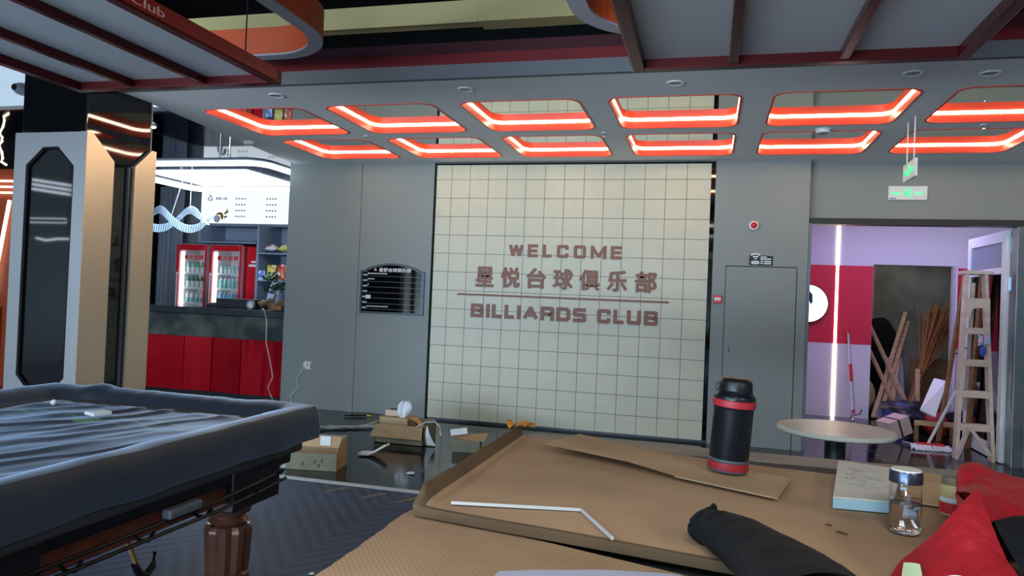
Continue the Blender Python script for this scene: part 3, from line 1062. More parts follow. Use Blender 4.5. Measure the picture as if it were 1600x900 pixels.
def billiard_table(label, x0, x1, y0, y1, ztop, legs, wires):
    t = thing('billiard_table', label, 'billiard table', ((x0 + x1) / 2, (y0 + y1) / 2, 0), 0, 'billiard tables')
    i = .05
    MB().box(x0 + i, x1 - i, y0 + i, y1 - i, ztop - .14, ztop - .012).build('bed', M['black'], t, bevel=.008)
    r = MB()
    for a in ((x0 + .02, x0 + .16, y0 + .02, y1 - .02), (x1 - .16, x1 - .02, y0 + .02, y1 - .02), (x0 + .16, x1 - .16, y1 - .16, y1 - .02), (x0 + .16, x1 - .16, y0 + .02, y0 + .16)):
        r.box(*a, ztop - .10, ztop + .030)
    r.build('rails', M['raildark'], t, bevel=.012)
    for ax0 in (x0 + .07, x1 - .10):
        MB().box(ax0, ax0 + .03, y0 + .2, y1 - .4, ztop - .205, ztop - .14).build('apron', M['wood'], t, bevel=.004)
    for lx, ly in legs:
        MB().box(lx - .09, lx + .09, ly - .11, ly + .16, ztop - .235, ztop - .10).build('leg_block', M['black'], t, bevel=.006)
        lg = MB()
        c = (lx, ly, 0)
        lg.lathe([(.05, .578), (.066, .572), (.074, .556), (.070, .540), (.054, .530), (.060, .523), (.068, .512), (.060, .503), (.055, .496)], c, 28)
        lg.lathe([(.070, .498), (.079, .485), (.078, .47), (.070, .345), (.068, .340)], c, 24, wob=lambda k: 1.0 if k % 3 else .86)
        lg.lathe([(.06, .342), (.072, .332), (.074, .318), (.064, .305), (.052, .292), (.058, .2), (.07, .12), (.078, .10), (.075, .08), (.05, .07), (.052, .03), (.07, .02), (.07, .0)], c, 28)
        lg.build('leg', M['legwood'], t, smooth=35)
    if wires:
        X = x1 - .035
        w = MB()
        for dx, dz in ((0, 0), (.02, -.022), (-.045, -.018)):
            w.tube([(X + dx, y0 + .3, .640 + dz), (X + dx, 1.6, .632 + dz), (X + dx, 2.0, .630 + dz), (X + dx, 2.25, .640 + dz), (X + dx, 2.36, .648 + dz)], .0055, 6)
        for k in range(8):
            y = .5 + k * .24
            w.tube([(X - .05, y, .622), (X - .02, y, .600), (X + .012, y, .602), (X + .028, y, .628)], .005, 6)
        w.build('ball_return_wires', M['blackmetal'], t, smooth=40)
        b = MB()
        for dx in (-.085, -.025):
            b.box(X + dx - .012, X + dx + .012, 2.31, 2.335, .645, .78)
        for k in range(4):
            yy = 2.22 + k * .05
            b.tube([(X - .01, yy, .77), (X + .012, yy + .01, .74), (X - .004, yy + .02, .71), (X + .012, yy, .69)], .006, 6)
        b.tube([(X - .10, 2.18, .648), (X - .03, 2.28, .646), (X + .012, 2.36, .652), (X - .005, 2.30, .636), (X - .07, 2.22, .634)], .009, 6)
        b.build('pocket_bracket', M['black'], t, smooth=40)
        MB().box(X - .02, X + .015, 1.78, 1.92, .632, .662).build('wire_tray', M['thermosgrey'], t, bevel=.008)
    return t


LT = billiard_table('billiard table at left under a black leatherette cover', -2.62, -1.42, -.1, 2.5, .80, [(-1.548, 2.2), (-1.548, 1.22), (-1.548, .25), (-2.49, 2.2), (-2.49, 1.22), (-2.49, .25)], True)

# cover
cx0, cx1, cy0, cy1 = -2.63, -1.41, -.12, 2.515
prof = [(-.002, -.128), (-.008, -.10), (-.007, -.055), (-.002, -.014), (.003, -.003), (.014, .0)]   # outward skirt: (inward distance, dz)


def axis(a, b, n):
    L = [(a + d, dz) for d, dz in prof]
    core = [a + v for v in (.04, .09, .11, .125, .15)]
    m0, m1 = a + .19, b - .19
    core += [m0 + (m1 - m0) * k / n for k in range(n + 1)]
    core += [b - v for v in (.15, .125, .11, .09, .04)]
    return L + [(c, 0) for c in core] + [(b - d, dz) for d, dz in prof[::-1]]


AX, AY = axis(cx0, cx1, 150), axis(cy0, cy1, 130)


def cover_pt(u, v):
    x, dx = AX[round(u * (len(AX) - 1))]
    y, dy = AY[round(v * (len(AY) - 1))]
    d = min(x - cx0, cx1 - x, y - cy0, cy1 - y)
    drop = min(dx, dy)
    top = .8685
    if d > .07:
        k = min(1, (d - .07) / .06)
        k = k * k * (3 - 2 * k)
        top -= .046 * k
        if d > .13:
            ac, al = x * .94 - y * .34, x * .34 + y * .94
            q = nz(ac * 8 + 1.3 * nz(al * 1.2, ac * 1.5), al * 1.5, 3)
            q2 = nz(ac * 15, al * 2.2, 9)
            q3 = nz(ac * 4, al * 1.1, 14)
            m_ = min(1, (d - .13) / .05)
            top += m_ * (.010 * math.exp(-(q / .16) ** 2) + .0035 * q2 + .004 * q3)
    top += .004 * nz(x * 7, y * 7, 1)
    if y > 2.3:
        top += .006 * abs(nz(x * 9, y * 3, 5)) + (.014 * math.exp(-((x + 2.37) / .06) ** 2) if d < .12 else 0)
    wob = .008 * nz(x * 5, y * 5, drop * 8) if drop < -.02 else 0
    hem = (.010 * nz(x * 3, y * 3, 4) if drop < -.11 else 0) + (-.018 * max(0, (2.2 - y) / 1.2) * 0)
    return (x + (wob if dx < -.02 else 0), y + (wob if dy < -.02 else 0), top + drop + hem)


cv = MB().grid(cover_pt, len(AX) - 1, len(AY) - 1).build('table_cover', M['cover'], smooth=45, o=(0, 0, 0))
tag(cv, 'wrinkled black leatherette cover draped over the left billiard table', 'table cover')
tag(MB().ball((-2.36, 2.25, .838), .011).build('small_white_ball', M['white'], smooth=60), 'tiny white ball on black cover near the far left corner', 'ball')
tag(MB().plate([(-2.085, 2.115, .846), (-2.02, 2.09, .846), (-2.005, 2.155, .846), (-2.055, 2.17, .846)], .012).build('white_card', M['whitepaper'], bevel=.002), 'small white card lying on the black table cover', 'card')
t = thing('cue_hook', 'black hook rod hanging under left billiard table', 'hook', (-1.6, 1.85, .45))
MB().tube([(-1.6, 1.775, .615), (-1.6, 1.80, .55), (-1.6, 1.845, .46)], .007, 8).build('rod', M['oldwood'], t, smooth=40)
MB().tube([(-1.6, 1.83, .475), (-1.6, 1.855, .437), (-1.6, 1.885, .425), (-1.6, 1.91, .445), (-1.6, 1.915, .485)], [.009, .012, .012, .010, .007], 8).build('hook', M['black'], t, smooth=40)

# ------------------------------------------------------------------ right billiard table under cardboard
RT = thing('billiard_table', 'billiard table with grey stone rail hidden under flattened cardboard', 'billiard table', (.1, 1.25, 0), 0, 'billiard tables')
MB().box(-.58, .86, -.05, 2.50, .62, .785).build('bed', M['raildark'], RT, bevel=.01)
MB().box(-.59, .90, 2.435, 2.575, .66, .826).build('far_rail', M['rail'], RT, bevel=.008)
MB().box(-.59, .86, 2.33, 2.433, .74, .824).build('rail_cushion', M['raildark'], RT, bevel=.008)
MB().box(.80, .90, -.05, 2.433, .66, .822).build('side_rail', M['rail'], RT, bevel=.008)
for lx, ly in ((-.45, 2.2), (.72, 2.2), (-.45, .4), (.72, .4)):
    MB().lathe([(.05, .62), (.078, .60), (.07, .56), (.078, .48), (.07, .2), (.078, .1), (.06, .06), (.07, 0)], (lx, ly, 0), 20, wob=lambda k: 1 if k % 2 else .95).build('leg', M['legwood'], RT, smooth=30)


def near_pt(u, v):
    x = -.645 + 1.42 * u
    yf = 1.60 - .20 * (x + .645) / .66
    y = .25 + (yf - .25) * v
    e = .006 * nz(y * 22, 1.5) if u == 0 else 0
    return (x + e, y, .803 + .002 * nz(x * 3, y * 3))


tag(MB().grid(near_pt, 40, 60, .006).build('cardboard_sheet', M['card2'], smooth=40, o=(0, 0, 0)), 'lower flattened cardboard sheet nearest the viewer, ribbed, on right table', 'cardboard', 'cardboard covering the right billiard table')

LIP = [(-.612, .866), (-.606, .872), (-.600, .868), (-.593, .856), (-.586, .844), (-.577, .836)]


def far_front(x):
    return 1.526 - .165 * (x + .612)


def far_pt(u, v):
    n = 46
    i = round(u * n)
    if i < 6:
        x, z = LIP[i]
        if i < 2:
            x += 0
    else:
        x, z = -.565 + 1.355 * (i - 6) / (n - 6), .835
    y0 = far_front(x)
    k = round(v * 70)
    if i < 5:
        g = min(1, max(0, k - 2) / 4)
        z = .836 + (z - .836) * g
    if k == 0:
        return (x, y0 + .012, .8095)
    if k == 1:
        return (x, y0 + .001, z - .004)
    s = (k - 2) / 68
    y1 = min(2.435, 2.345 - .30 * min(x, 0) * (1 if x > -.35 else 1) - .16 * max(0, min(x, .6))) + .008 * nz(x * 8, 3)
    y = y0 + (y1 - y0) * s
    if i < 3:
        z += .010 * nz(y * 20, 2.2) * (1 if i == 0 else .4)
        x += .010 * nz(y * 17, 7.2) * (1 if i == 0 else .5)
    z += .003 * nz(x * 2.5, y * 2.5, 6)
    return (x, y, z)


cs = MB().grid(far_pt, 46, 70, .0055).build('cardboard_sheet', [M['card'], M['cardshade']], smooth=35, o=(0, 0, 0))
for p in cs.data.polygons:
    if p.center.y < far_front(p.center.x) + .008 or p.center.x < -.583:  # front flap and curled lip get the painted shade
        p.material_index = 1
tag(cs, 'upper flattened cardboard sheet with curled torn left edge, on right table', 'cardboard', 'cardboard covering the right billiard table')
# loose flat carton lying on the sheet
t = thing('flattened_carton', 'loose flattened carton strip under the black thermos', 'cardboard', (-.1, 2.1, .84))
MB().plate([(-.459, 2.179, .868), (-.436, 2.245, .872), (-.390, 2.388, .868), (-.010, 2.178, .858), (-.068, 2.000, .850), (-.201, 2.069, .862)], .004).build('raised_panel', M['cardlight'], t)
MB().plate([(-.069, 1.998, .8505), (-.011, 2.176, .8585), (.231, 2.121, .847), (.177, 1.885, .847)], .003).build('flat_panel', M['cardlight'], t)
for k, (q, lab) in enumerate((
        ([(.60, 2.36, .850), (.74, 2.33, .850), (.73, 2.22, .846), (.53, 2.27, .846)], 'cardboard scrap farthest back, behind the water bottle'),
        ([(.52, 2.23, .853), (.75, 2.17, .853), (.72, 1.95, .846), (.47, 2.01, .846)], 'cardboard scrap with dark edge just behind the water bottle'))):
    tag(MB().plate(q, .005).build('cardboard_scrap', M['cardlight']), lab, 'cardboard', 'cardboard scraps beside the foam board')

# thermos
tl = Matrix.Translation((.066, 2.105, .8555)) @ Matrix.Rotation(math.radians(3.6), 4, 'Y') @ Matrix.Diagonal((1, 1, .90, 1))
t = thing('thermos', 'large black thermos flask with red bands standing on cardboard', 'thermos', (.072, 2.128, .85))
MB().lathe([(.050, .028), (.0515, .034), (.0525, .040), (.0525, .185), (.054, .192), (.052, .194)], m=tl, seg=40).build('body', M['thermos'], t, smooth=40)
MB().lathe([(.046, 0), (.052, .003), (.0535, .008)], m=tl, seg=40).build('foot_rim', M['thermosgrey'], t, smooth=40)
MB().lathe([(.0535, .008), (.0542, .012), (.0538, .030), (.052, .031)], m=tl, seg=40).build('lower_red_band', M['thermosred'], t, smooth=40)
MB().lathe([(.0525, .031), (.054, .033), (.054, .038), (.0525, .040)], m=tl, seg=40).build('grey_ring', M['thermosgrey'], t, smooth=40)
MB().lathe([(.052, .194), (.0565, .196), (.0575, .203), (.0575, .214), (.055, .217)], m=tl, seg=40).build('upper_red_band', M['thermosred'], t, smooth=40)
MB().lathe([(.055, .217), (.0555, .224), (.052, .232), (.047, .238), (.045, .244)], m=tl, seg=40).build('shoulder', M['thermos'], t, smooth=40)
MB().lathe([(.044, .243), (.0445, .25), (.0425, .268), (.040, .276), (.034, .280), (.01, .281)], m=tl, seg=40).build('cup_lid', M['black'], t, smooth=40)
MB().box(-.052, -.040, -.008, .008, .238, .262, tl).build('lid_tab', M['black'], t, bevel=.003)

# water bottle
bc = (.417, 1.735, .8405)
t = thing('water_bottle', 'clear glass water bottle with grey lid standing on cardboard', 'bottle', bc)
gb = MB()
gb.lathe([(.001, 0), (.026, 0), (.0305, .004), (.0315, .012), (.0315, .095), (.030, .103), (.028, .107), (.0268, .107), (.0290, .101), (.0304, .094), (.0304, .007), (.028, .004), (.001, .004)], bc, 40, cap=False)
gb.build('glass_wall', M['glass'], t, smooth=50)
MB().lathe([(.001, .0036), (.0284, .0036), (.0308, .0066), (.0308, .060), (.001, .060)], bc, 36, cap=False).build('water', M['water'], t, smooth=50)
MB().lathe([(.030, .104), (.0325, .105), (.0325, .126), (.031, .130)], bc, 36).build('lid', M['bottlecap'], t, smooth=30)
MB().lathe([(.0295, .130), (.0285, .1325)], bc, 36).build('lid_top', M['foamtop'], t, smooth=30)

# foam board
t = thing('foam_board', 'thick blue foam board with pencilled white top, beside water bottle', 'foam board', (.41, 2.1, .84))
q = [(.383, 2.345), (.525, 2.295), (.427, 1.886), (.298, 1.878)]
MB().plate([(x, y, .862) for x, y in q], .0235).build('blue_core', M['foamblue'], t, bevel=.002)
MB().plate([(x, y, .8665) for x, y in q], .0042).build('white_face', M['foamtop'], t, bevel=.001)
sc = MB()
random.seed(3)
A, B, C_, D = [Vector((x, y, .8672)) for x, y in q]
for k in range(46):
    u, v = random.gauss(.45, .2), random.choice([.25, .45, .5, .68]) + random.gauss(0, .04)
    if not (.08 < u < .92 and .06 < v < .94):
        continue
    p = (A * (1 - u) + B * u) * (1 - v) + (D * (1 - u) + C_ * u) * v
    a = random.gauss(-.2, .7)
    L = random.uniform(.006, .03)
    d = Vector((math.cos(a), math.sin(a), 0))
    n = Vector((-d.y, d.x, 0)) * .0007
    sc._f([sc.bm.verts.new(p + w_) for w_ in (-d * L / 2 - n, d * L / 2 - n, d * L / 2 + n, -d * L / 2 + n)])
sk = sc.build('pencil_scribble', M['pencil'], t)
sk['kind'] = 'stuff'

# bent white strip, crumbs, sheet of paper
ws = MB()
for a, b in (((-.533, 1.555), (-.254, 1.615)), ((-.252, 1.614), (-.163, 1.445))):
    ws.beam((*a, .843), (*b, .843), .0055, .007)
tag(ws.build('cable_trunking', mat('trunking_white', (196, 192, 186), .5), bevel=.001), 'thin white plastic strip bent in the middle on cardboard', 'strip')
for k, (a, b, l) in enumerate((((.262, 1.731), (.272, 1.722), 'smaller dark wood splinter on the cardboard'), ((.276, 1.682), (.295, 1.668), 'longer dark wood splinter on the cardboard near water bottle'))):
    tag(MB().beam((*a, .8405), (*b, .8405), .003, .0025).build('wood_splinter', M['wood']), l, 'splinter', 'splinters on the cardboard')
tag(MB().grid(lambda u, v: (-.36 + .31 * u + .02 * v, 1.12 + .15 * v + .10 * u, .8165 + .006 * math.sin(3 * u) + .002 * nz(u * 4, v * 4)), 16, 12, .0008).build('paper_sheet', mat('lavender_paper', (176, 176, 192), .6), smooth=40), 'white paper sheet at the bottom edge of the photo on cardboard', 'paper')
lf = MB()
random.seed(5)
for k in range(7):
    c = Vector((-.60 + random.uniform(-.03, .04), 2.42 + random.uniform(-.02, .015), .871 + .0015 * k))
    a = random.uniform(0, 6.28)
    d = Vector((math.cos(a), math.sin(a), random.uniform(-.1, .4)))
    n = Vector((-math.sin(a), math.cos(a), .3))
    lf.grid(lambda u, v, c=c, d=d, n=n: c + d * (u - .5) * .05 + n * (v - .5) * .028 * math.sin(math.pi * min(max(u, .05), .95)) + Vector((0, 0, .006 * math.sin(3 * u))), 6, 4, .0008)
tag(lf.build('dried_leaf', M['leafdry'], smooth=50), 'crumpled orange dried leaf on the far left corner of the cardboard', 'leaf')

# jar behind the red bag
jc = (.562, 1.925, .8415)
t = thing('glass_jar', 'small jar with red and white label half hidden by red bag', 'jar', jc)
MB().lathe([(.024, 0), (.027, .004), (.027, .062), (.022, .070)], jc, 28).build('body', M['tanbox'], t, smooth=40)
MB().lathe([(.0275, .006), (.0275, .030)], jc, 28, cap=False).build('red_label', M['callred'], t, smooth=40)
MB().lathe([(.0275, .032), (.0275, .042)], jc, 28, cap=False).build('white_label', M['whitepaper'], t, smooth=40)
MB().lathe([(.0235, .070), (.024, .084), (.023, .086)], jc, 28).build('lid', M['cardgrey'], t, smooth=40)

# red bag: front flap, folded back lobe, side wall
def surf(rows, nu, nv, wr, seed, th=.0015):
    """smooth surface through a net of points (Catmull-Rom both ways) with wrinkles"""
    rows = [[Vector(p) for p in r] for r in rows]

    def cr(P, t):
        n = len(P) - 1
        x = min(max(t * n, 0), n - 1e-6)
        i = int(x)
        f = x - i
        p0, p1, p2, p3 = P[max(i - 1, 0)], P[i], P[i + 1], P[min(i + 2, n)]
        return .5 * ((2 * p1) + (p2 - p0) * f + (2 * p0 - 5 * p1 + 4 * p2 - p3) * f * f + (3 * p1 - p0 - 3 * p2 + p3) * f ** 3)

    def fn(u, v):
        p = cr([cr(r, v) for r in rows], u)
        w = wr * (nz(p.x * 18 + seed, p.y * 18, p.z * 18) + .6 * nz(p.x * 45, p.y * 45 + seed, p.z * 30))
        return p + Vector((0, -w, w * .6))
    return MB().grid(fn, nu, nv, th)


bg = thing('red_bag', 'open red fabric bag holding a black cloth, right edge of cardboard', 'bag', (.47, 1.5, .84))
# rows from the bottom hem to the top edge of the front flap, left to right
surf([[(.315, 1.40, .842), (.35, 1.33, .842), (.41, 1.28, .842), (.47, 1.25, .842), (.52, 1.27, .845)],
      [(.335, 1.42, .868), (.365, 1.37, .878), (.41, 1.33, .885), (.455, 1.32, .888), (.492, 1.345, .888)],
      [(.362, 1.43, .892), (.39, 1.40, .905), (.425, 1.38, .915), (.455, 1.385, .918), (.485, 1.40, .912)],
      [(.395, 1.435, .925), (.42, 1.42, .937), (.445, 1.425, .945), (.465, 1.43, .944), (.482, 1.44, .940)],
      [(.425, 1.455, .955), (.445, 1.462, .965), (.462, 1.475, .970), (.472, 1.475, .968), (.4805, 1.465, .960)],
      [(.452, 1.485, .972), (.465, 1.50, .980), (.476, 1.515, .986), (.482, 1.518, .986), (.4835, 1.515, .984)]],
     40, 32, .0035, 2.1).build('front_flap', M['redbag'], bg, smooth=60)
surf([[(.452, 1.485, .971), (.478, 1.51, .945), (.51, 1.52, .930), (.56, 1.545, .925), (.64, 1.58, .925)],
      [(.478, 1.54, .975), (.500, 1.57, .968), (.54, 1.60, .957), (.59, 1.63, .952), (.66, 1.65, .950)],
      [(.484, 1.62, .960), (.52, 1.66, .975), (.56, 1.69, .976), (.61, 1.70, .964), (.68, 1.71, .958)],
      [(.497, 1.68, .958), (.513, 1.72, .990), (.56, 1.77, .990), (.615, 1.78, .968), (.70, 1.76, .955)],
      [(.51, 1.70, .90), (.53, 1.77, .90), (.57, 1.84, .90), (.63, 1.84, .90), (.71, 1.80, .90)],
      [(.51, 1.70, .842), (.53, 1.78, .842), (.575, 1.86, .842), (.64, 1.86, .842), (.72, 1.81, .842)]],
     40, 34, .0065, 5.3).build('back_lobe', M['redbag'], bg, smooth=60)
surf([[(.455, 1.487, .970), (.46, 1.56, .968), (.485, 1.63, .958), (.50, 1.69, .955)],
      [(.410, 1.46, .90), (.47, 1.55, .90), (.515, 1.63, .90), (.535, 1.70, .90)],
      [(.38, 1.44, .843), (.45, 1.55, .843), (.51, 1.65, .843), (.545, 1.71, .843)]], 20, 20, .003, 8.8).build('side_wall', M['redbag'], bg, smooth=60)
bk = surf([[(.505, 1.25, .846), (.56, 1.22, .846), (.62, 1.22, .846), (.70, 1.26, .846)],
           [(.497, 1.345, .890), (.54, 1.34, .900), (.60, 1.35, .90), (.69, 1.38, .89)],
           [(.492, 1.42, .928), (.53, 1.45, .938), (.58, 1.48, .935), (.68, 1.50, .92)],
           [(.490, 1.462, .946), (.53, 1.50, .948), (.57, 1.54, .943), (.68, 1.58, .93)],
           [(.50, 1.52, .90), (.54, 1.56, .90), (.60, 1.59, .90), (.69, 1.62, .90)],
           [(.51, 1.53, .85), (.55, 1.57, .85), (.61, 1.60, .85), (.70, 1.63, .85)]], 36, 30, .0035, 3.7)
tag(bk.build('black_cloth', M['blackcloth'], smooth=60), 'crumpled black cloth stuffed in the open red bag', 'cloth')
tag(surf([[(.322, 1.345, .850), (.338, 1.335, .852), (.350, 1.325, .852)], [(.326, 1.36, .868), (.338, 1.352, .872), (.352, 1.343, .874)], [(.331, 1.372, .885), (.341, 1.366, .888), (.352, 1.36, .889)]], 8, 8, .001, 1).build('cloth_label', M['green'], smooth=50), 'small pale green tag at lower left of the red bag', 'tag')
bpy.data.objects['cloth_label'].data.materials[0] = mat('pale_green', (178, 192, 150), .7)
tag(surf([[(.368, 1.275, .880), (.39, 1.268, .884), (.42, 1.26, .880)], [(.374, 1.30, .893), (.392, 1.298, .897), (.422, 1.295, .890)]], 8, 8, .001, 4).build('crumpled_paper', M['whitepaper'], smooth=50), 'crumpled white wrapper in front of the red bag at bottom edge', 'paper')

# black drawstring pouch
ph = thing('fabric_pouch', 'black fabric drawstring pouch lying open on cardboard', 'pouch', (.08, 1.42, .84))


def pouch_pt(u, v):
    path = [Vector((.012, 1.492, .874)), Vector((.040, 1.462, .876)), Vector((.078, 1.41, .874)), Vector((.115, 1.34, .870)), Vector((.15, 1.25, .872)), Vector((.18, 1.16, .872))]
    n = len(path) - 1
    x = min(u * n, n - 1e-6)
    i = int(x)
    f = x - i
    p = path[i].lerp(path[i + 1], f)
    d = (path[i + 1] - path[i]).normalized()
    side = d.cross(Vector((0, 0, 1))).normalized()
    up = side.cross(d).normalized()
    a = 2 * math.pi * v
    r = .034 + .052 * min(1, u * 1.15)
    if u < .06:
        r *= 1.08 - u * 1.3
    w = .0035 * nz(u * 9, math.cos(a) * 2, math.sin(a) * 2)
    h = .034 + .016 * min(1, u * 1.5)
    q = p + side * (math.cos(a) * (r + w)) + up * (math.sin(a) * (h + w)) - d * (.006 * math.cos(a * 2) if u == 0 else 0)
    return Vector((q.x, q.y, max(q.z, .842)))


MB().grid(pouch_pt, 44, 36).build('sleeve', M['pouch'], ph, smooth=60)
rim = [pouch_pt(0, k / 36) for k in range(36)]
MB().tube(rim, .0042, 6, closed=True).build('drawstring_hem', M['blackcloth'], ph, smooth=60)
MB().grid(lambda u, v: pouch_pt(.03, v).lerp(Vector((.018, 1.488, .873)), u * .98), 4, 36).build('inner_lining', M['blackcloth'], ph)
MB().ball((.024, 1.506, .905), .010, .7, .7, 1.1).build('cord_tab', M['blackcloth'], ph, smooth=60)

# ------------------------------------------------------------------ round table and stool
t = thing('round_table', 'small round table with pale stone top on black pedestal by the doorway', 'table', (.578, 3.64, 0))
c = (.578, 3.64, 0)
MB().lathe([(.240, .746), (.250, .750), (.253, .757), (.252, .766), (.248, .770)], c, 64).build('tabletop', M['tabletop'], t, smooth=40)
MB().lathe([(.10, .73), (.10, .745)], c, 32).build('mounting_plate', M['black'], t)
MB().lathe([(.045, .02), (.045, .735)], c, 32).build('pedestal', M['black'], t, smooth=40)
MB().lathe([(.22, 0), (.22, .012), (.05, .025)], c, 48).build('base', M['black'], t, smooth=30)
t = thing('bar_stool', 'chrome bar stool cut off by right edge of the photo', 'stool', (2.62, 6.62, 0))
c = (2.62, 6.62, 0)
MB().lathe([(.17, .44), (.188, .45), (.19, .475), (.17, .49), (.05, .492)], c, 40).build('seat', M['tabletop'], t, smooth=40)
MB().lathe([(.03, .02), (.03, .44)], c, 20).build('column', M['chrome'], t, smooth=40)
MB().lathe([(.22, 0), (.22, .01), (.06, .03), (.03, .06)], c, 40).build('base', M['chrome'], t, smooth=40)
MB().tube([(c[0] + .16 * math.cos(2 * math.pi * k / 24), c[1] + .16 * math.sin(2 * math.pi * k / 24), .2) for k in range(24)], .01, 8, closed=True).beam((c[0] - .16, c[1], .2), (c[0] + .16, c[1], .2), .014, .014).build('foot_ring', M['chrome'], t, smooth=40)

# ------------------------------------------------------------------ litter on the floor
t = thing('open_carton', 'greyish open carton with taped lid standing nearest the left table', 'box', (-2.78, 4.95, 0))
R = Matrix.Translation((-2.80, 4.93, 0)) @ Matrix.Rotation(math.radians(11), 4, 'Z')
b = MB()
b.box(-.235, .235, -.14, -.135, 0, .125, R).box(-.235, -.23, -.14, .14, 0, .125, R).box(-.235, .235, .135, .14, 0, .21, R).box(-.235, .235, -.14, .14, 0, .005, R)
b.build('walls', M['cardgrey'], t)
MB().box(.23, .236, -.14, .14, 0, .125, R).prism([(-.14, .125), (.14, .125), (.13, .215), (-.02, .205)], lambda u, v, d: R @ Vector((d, u, v)), .2305, .2345).build('end_panel', M['cardbox'], t)
MB().box(-.19, .19, .126, .134, .05, .20, R).build('inner_sheet', M['cardlight'], t)
MB().box(.03, .11, .118, .125, .13, .20, R).build('shipping_label', M['white'], t)
mk = MB()
for u, v in ((-.02, .03), (.07, .05), (.10, .02), (.12, .06)):
    mk.prism([(u, v), (u + .012, v + .004), (u + .02, v + .03), (u + .006, v + .026)], lambda a, b_, d: R @ Vector((a, d, b_)), -.1415, -.1405)
mk.build('dark_print', M['black'], t)
tp = MB().box(-.16, -.135, -.1415, -.134, .0, .126, R)
tp.build('tape_strip', M['film'], t)

t = thing('open_carton', 'brown open carton with flap hanging down, holding papers and tissue', 'box', (-2.5, 6.1, 0))
R = Matrix.Translation((-2.535, 6.08, 0)) @ Matrix.Rotation(math.radians(0), 4, 'Z')
b = MB()
b.box(-.225, .225, -.15, -.144, 0, .16, R).box(-.225, .225, .144, .15, 0, .19, R).box(-.225, -.219, -.15, .15, 0, .17, R).box(.219, .225, -.15, .15, 0, .17, R).box(-.225, .225, -.15, .15, 0, .006, R)
b.build('walls', M['cardgrey'], t)
MB().plate([R @ Vector(p) for p in ((-.215, -.148, .165), (.215, -.148, .165), (.235, -.215, .065), (-.24, -.215, .065))], .005).build('front_flap', M['cardbox'], t)
MB().plate([R @ Vector(p) for p in ((-.222, .12, .17), (-.222, -.10, .172), (-.36, -.14, .13), (-.345, .08, .132))], .005).build('side_flap', M['cardlight'], t)
pf = MB()
pf.tube([R @ Vector(p) for p in ((.16, -.152, .165), (.23, -.12, .205), (.30, -.08, .21), (.35, -.08, .17), (.36, -.09, .10))], .010, 6, flat=.4)
pf.grid(lambda u, v: R @ Vector((.245 + .075 * u * (.4 + v) - .02 * u, -.13 - .02 * math.sin(4 * v), .175 - .165 * v)), 6, 10, .001)
pf.build('plastic_strap', M['film'], t, smooth=50)
bpy.data.objects['plastic_strap'].data.materials[0] = M['whitepaper']
tag(MB().box(-.165, .10, -.10, .10, .0, .205, Matrix.Translation((-2.58, 6.08, .012))).build('inner_box', M['cardbox'], bevel=.004), 'plain tan inner box sitting inside the brown open carton', 'box')
tag(MB().box(-.07, .075, -.06, .05, .0, .055, Matrix.Translation((-2.65, 6.10, .2185))).build('paper_bundle', mat('bundle_pink', (206, 178, 160), .8), bevel=.008), 'pinkish paper bundle on top of the inner box', 'papers')
tag(MB().grid(lambda u, v: Vector((-2.72 + .15 * u, 6.04 + .12 * v, .292 + .022 * math.sin(u * 4) * v + .010 * nz(u * 5, v * 5))), 10, 10, .002).build('clear_wrapper', M['film'], smooth=60), 'clear plastic wrapper crumpled on the pinkish paper bundle', 'wrapper')


def tissue(u, v):
    a = (v - .5) * 2
    w = .062 * math.sin(math.pi * (.12 + .80 * (1 - u) ** .8)) + .004
    return Vector((-2.535 + a * w + .03 * u, 5.99 + .015 * math.cos(a * 5) + .012 * nz(u * 6, v * 6), .222 + .145 * u + .006 * nz(u * 4, v * 8)))


tag(MB().grid(tissue, 20, 20, .002).build('white_tissue', M['whitepaper'], smooth=60), 'white tissue standing up out of the brown open carton', 'tissue')
tag(MB().grid(lambda u, v: Vector((-2.465 + .13 * u, 5.965 + .10 * v, .178 + .045 * math.sin(3 * u + 1) + .008 * nz(u * 6, v * 6))), 14, 8, .002).build('brown_paper', M['cardlight'], smooth=60), 'wrinkled brown paper in right half of the open carton', 'paper')
# white shoe insole
so = MB()


def sole(u, v):
    w = .035 + .022 * math.sin(math.pi * u) ** .7
    h = .016 + .075 * max(0, (u - .40) / .60) ** 1.2
    return Vector((-2.64 + .21 * u, 5.41 + (v - .5) * 2 * w + .05 * u, .012 + h - .004 * math.sin(math.pi * v)))


tag(so.grid(sole, 20, 8, .016).build('white_scoop', M['white'], smooth=60), 'curved white plastic scoop lying on dark tiles before the cartons', 'scoop')
R = Matrix.Translation((-1.93, 5.97, 0)) @ Matrix.Rotation(math.radians(12), 4, 'Z')
t = thing('small_carton', 'small pale carton with raised tan lid behind the curled cardboard edge', 'box', (-1.93, 5.97, 0))
MB().box(-.11, .12, -.10, .10, 0, .10, R).build('walls', M['cardgrey'], t, bevel=.003)
MB().plate([R @ Vector(p) for p in ((-.12, -.10, .085), (.16, -.10, .105), (.17, .08, .135), (-.10, .08, .115))], .006).build('lid', M['cardbox'], t)
tag(MB().box(-.085, .06, .0, .05, 0, .05, Matrix.Translation((-1.99, 5.98, .122)) @ Matrix.Rotation(math.radians(18), 4, 'Z') @ Matrix.Rotation(math.radians(-8), 4, 'Y')).build('white_packet', M['white'], bevel=.005), 'small white packet on the small pale carton', 'packet')
t = thing('utility_knife', 'black and yellow tool lying on floor before grey wall', 'tool', (-3.45, 7.08, 0))
MB().tube([(-3.60, 6.98, .014), (-3.52, 7.03, .016), (-3.40, 7.09, .014)], [.012, .016, .013], 10, flat=.6).build('handle', M['black'], t, smooth=40)
MB().tube([(-3.398, 7.091, .014), (-3.36, 7.11, .014)], .014, 10, flat=.6).build('yellow_collar', M['yellow'], t, smooth=40)
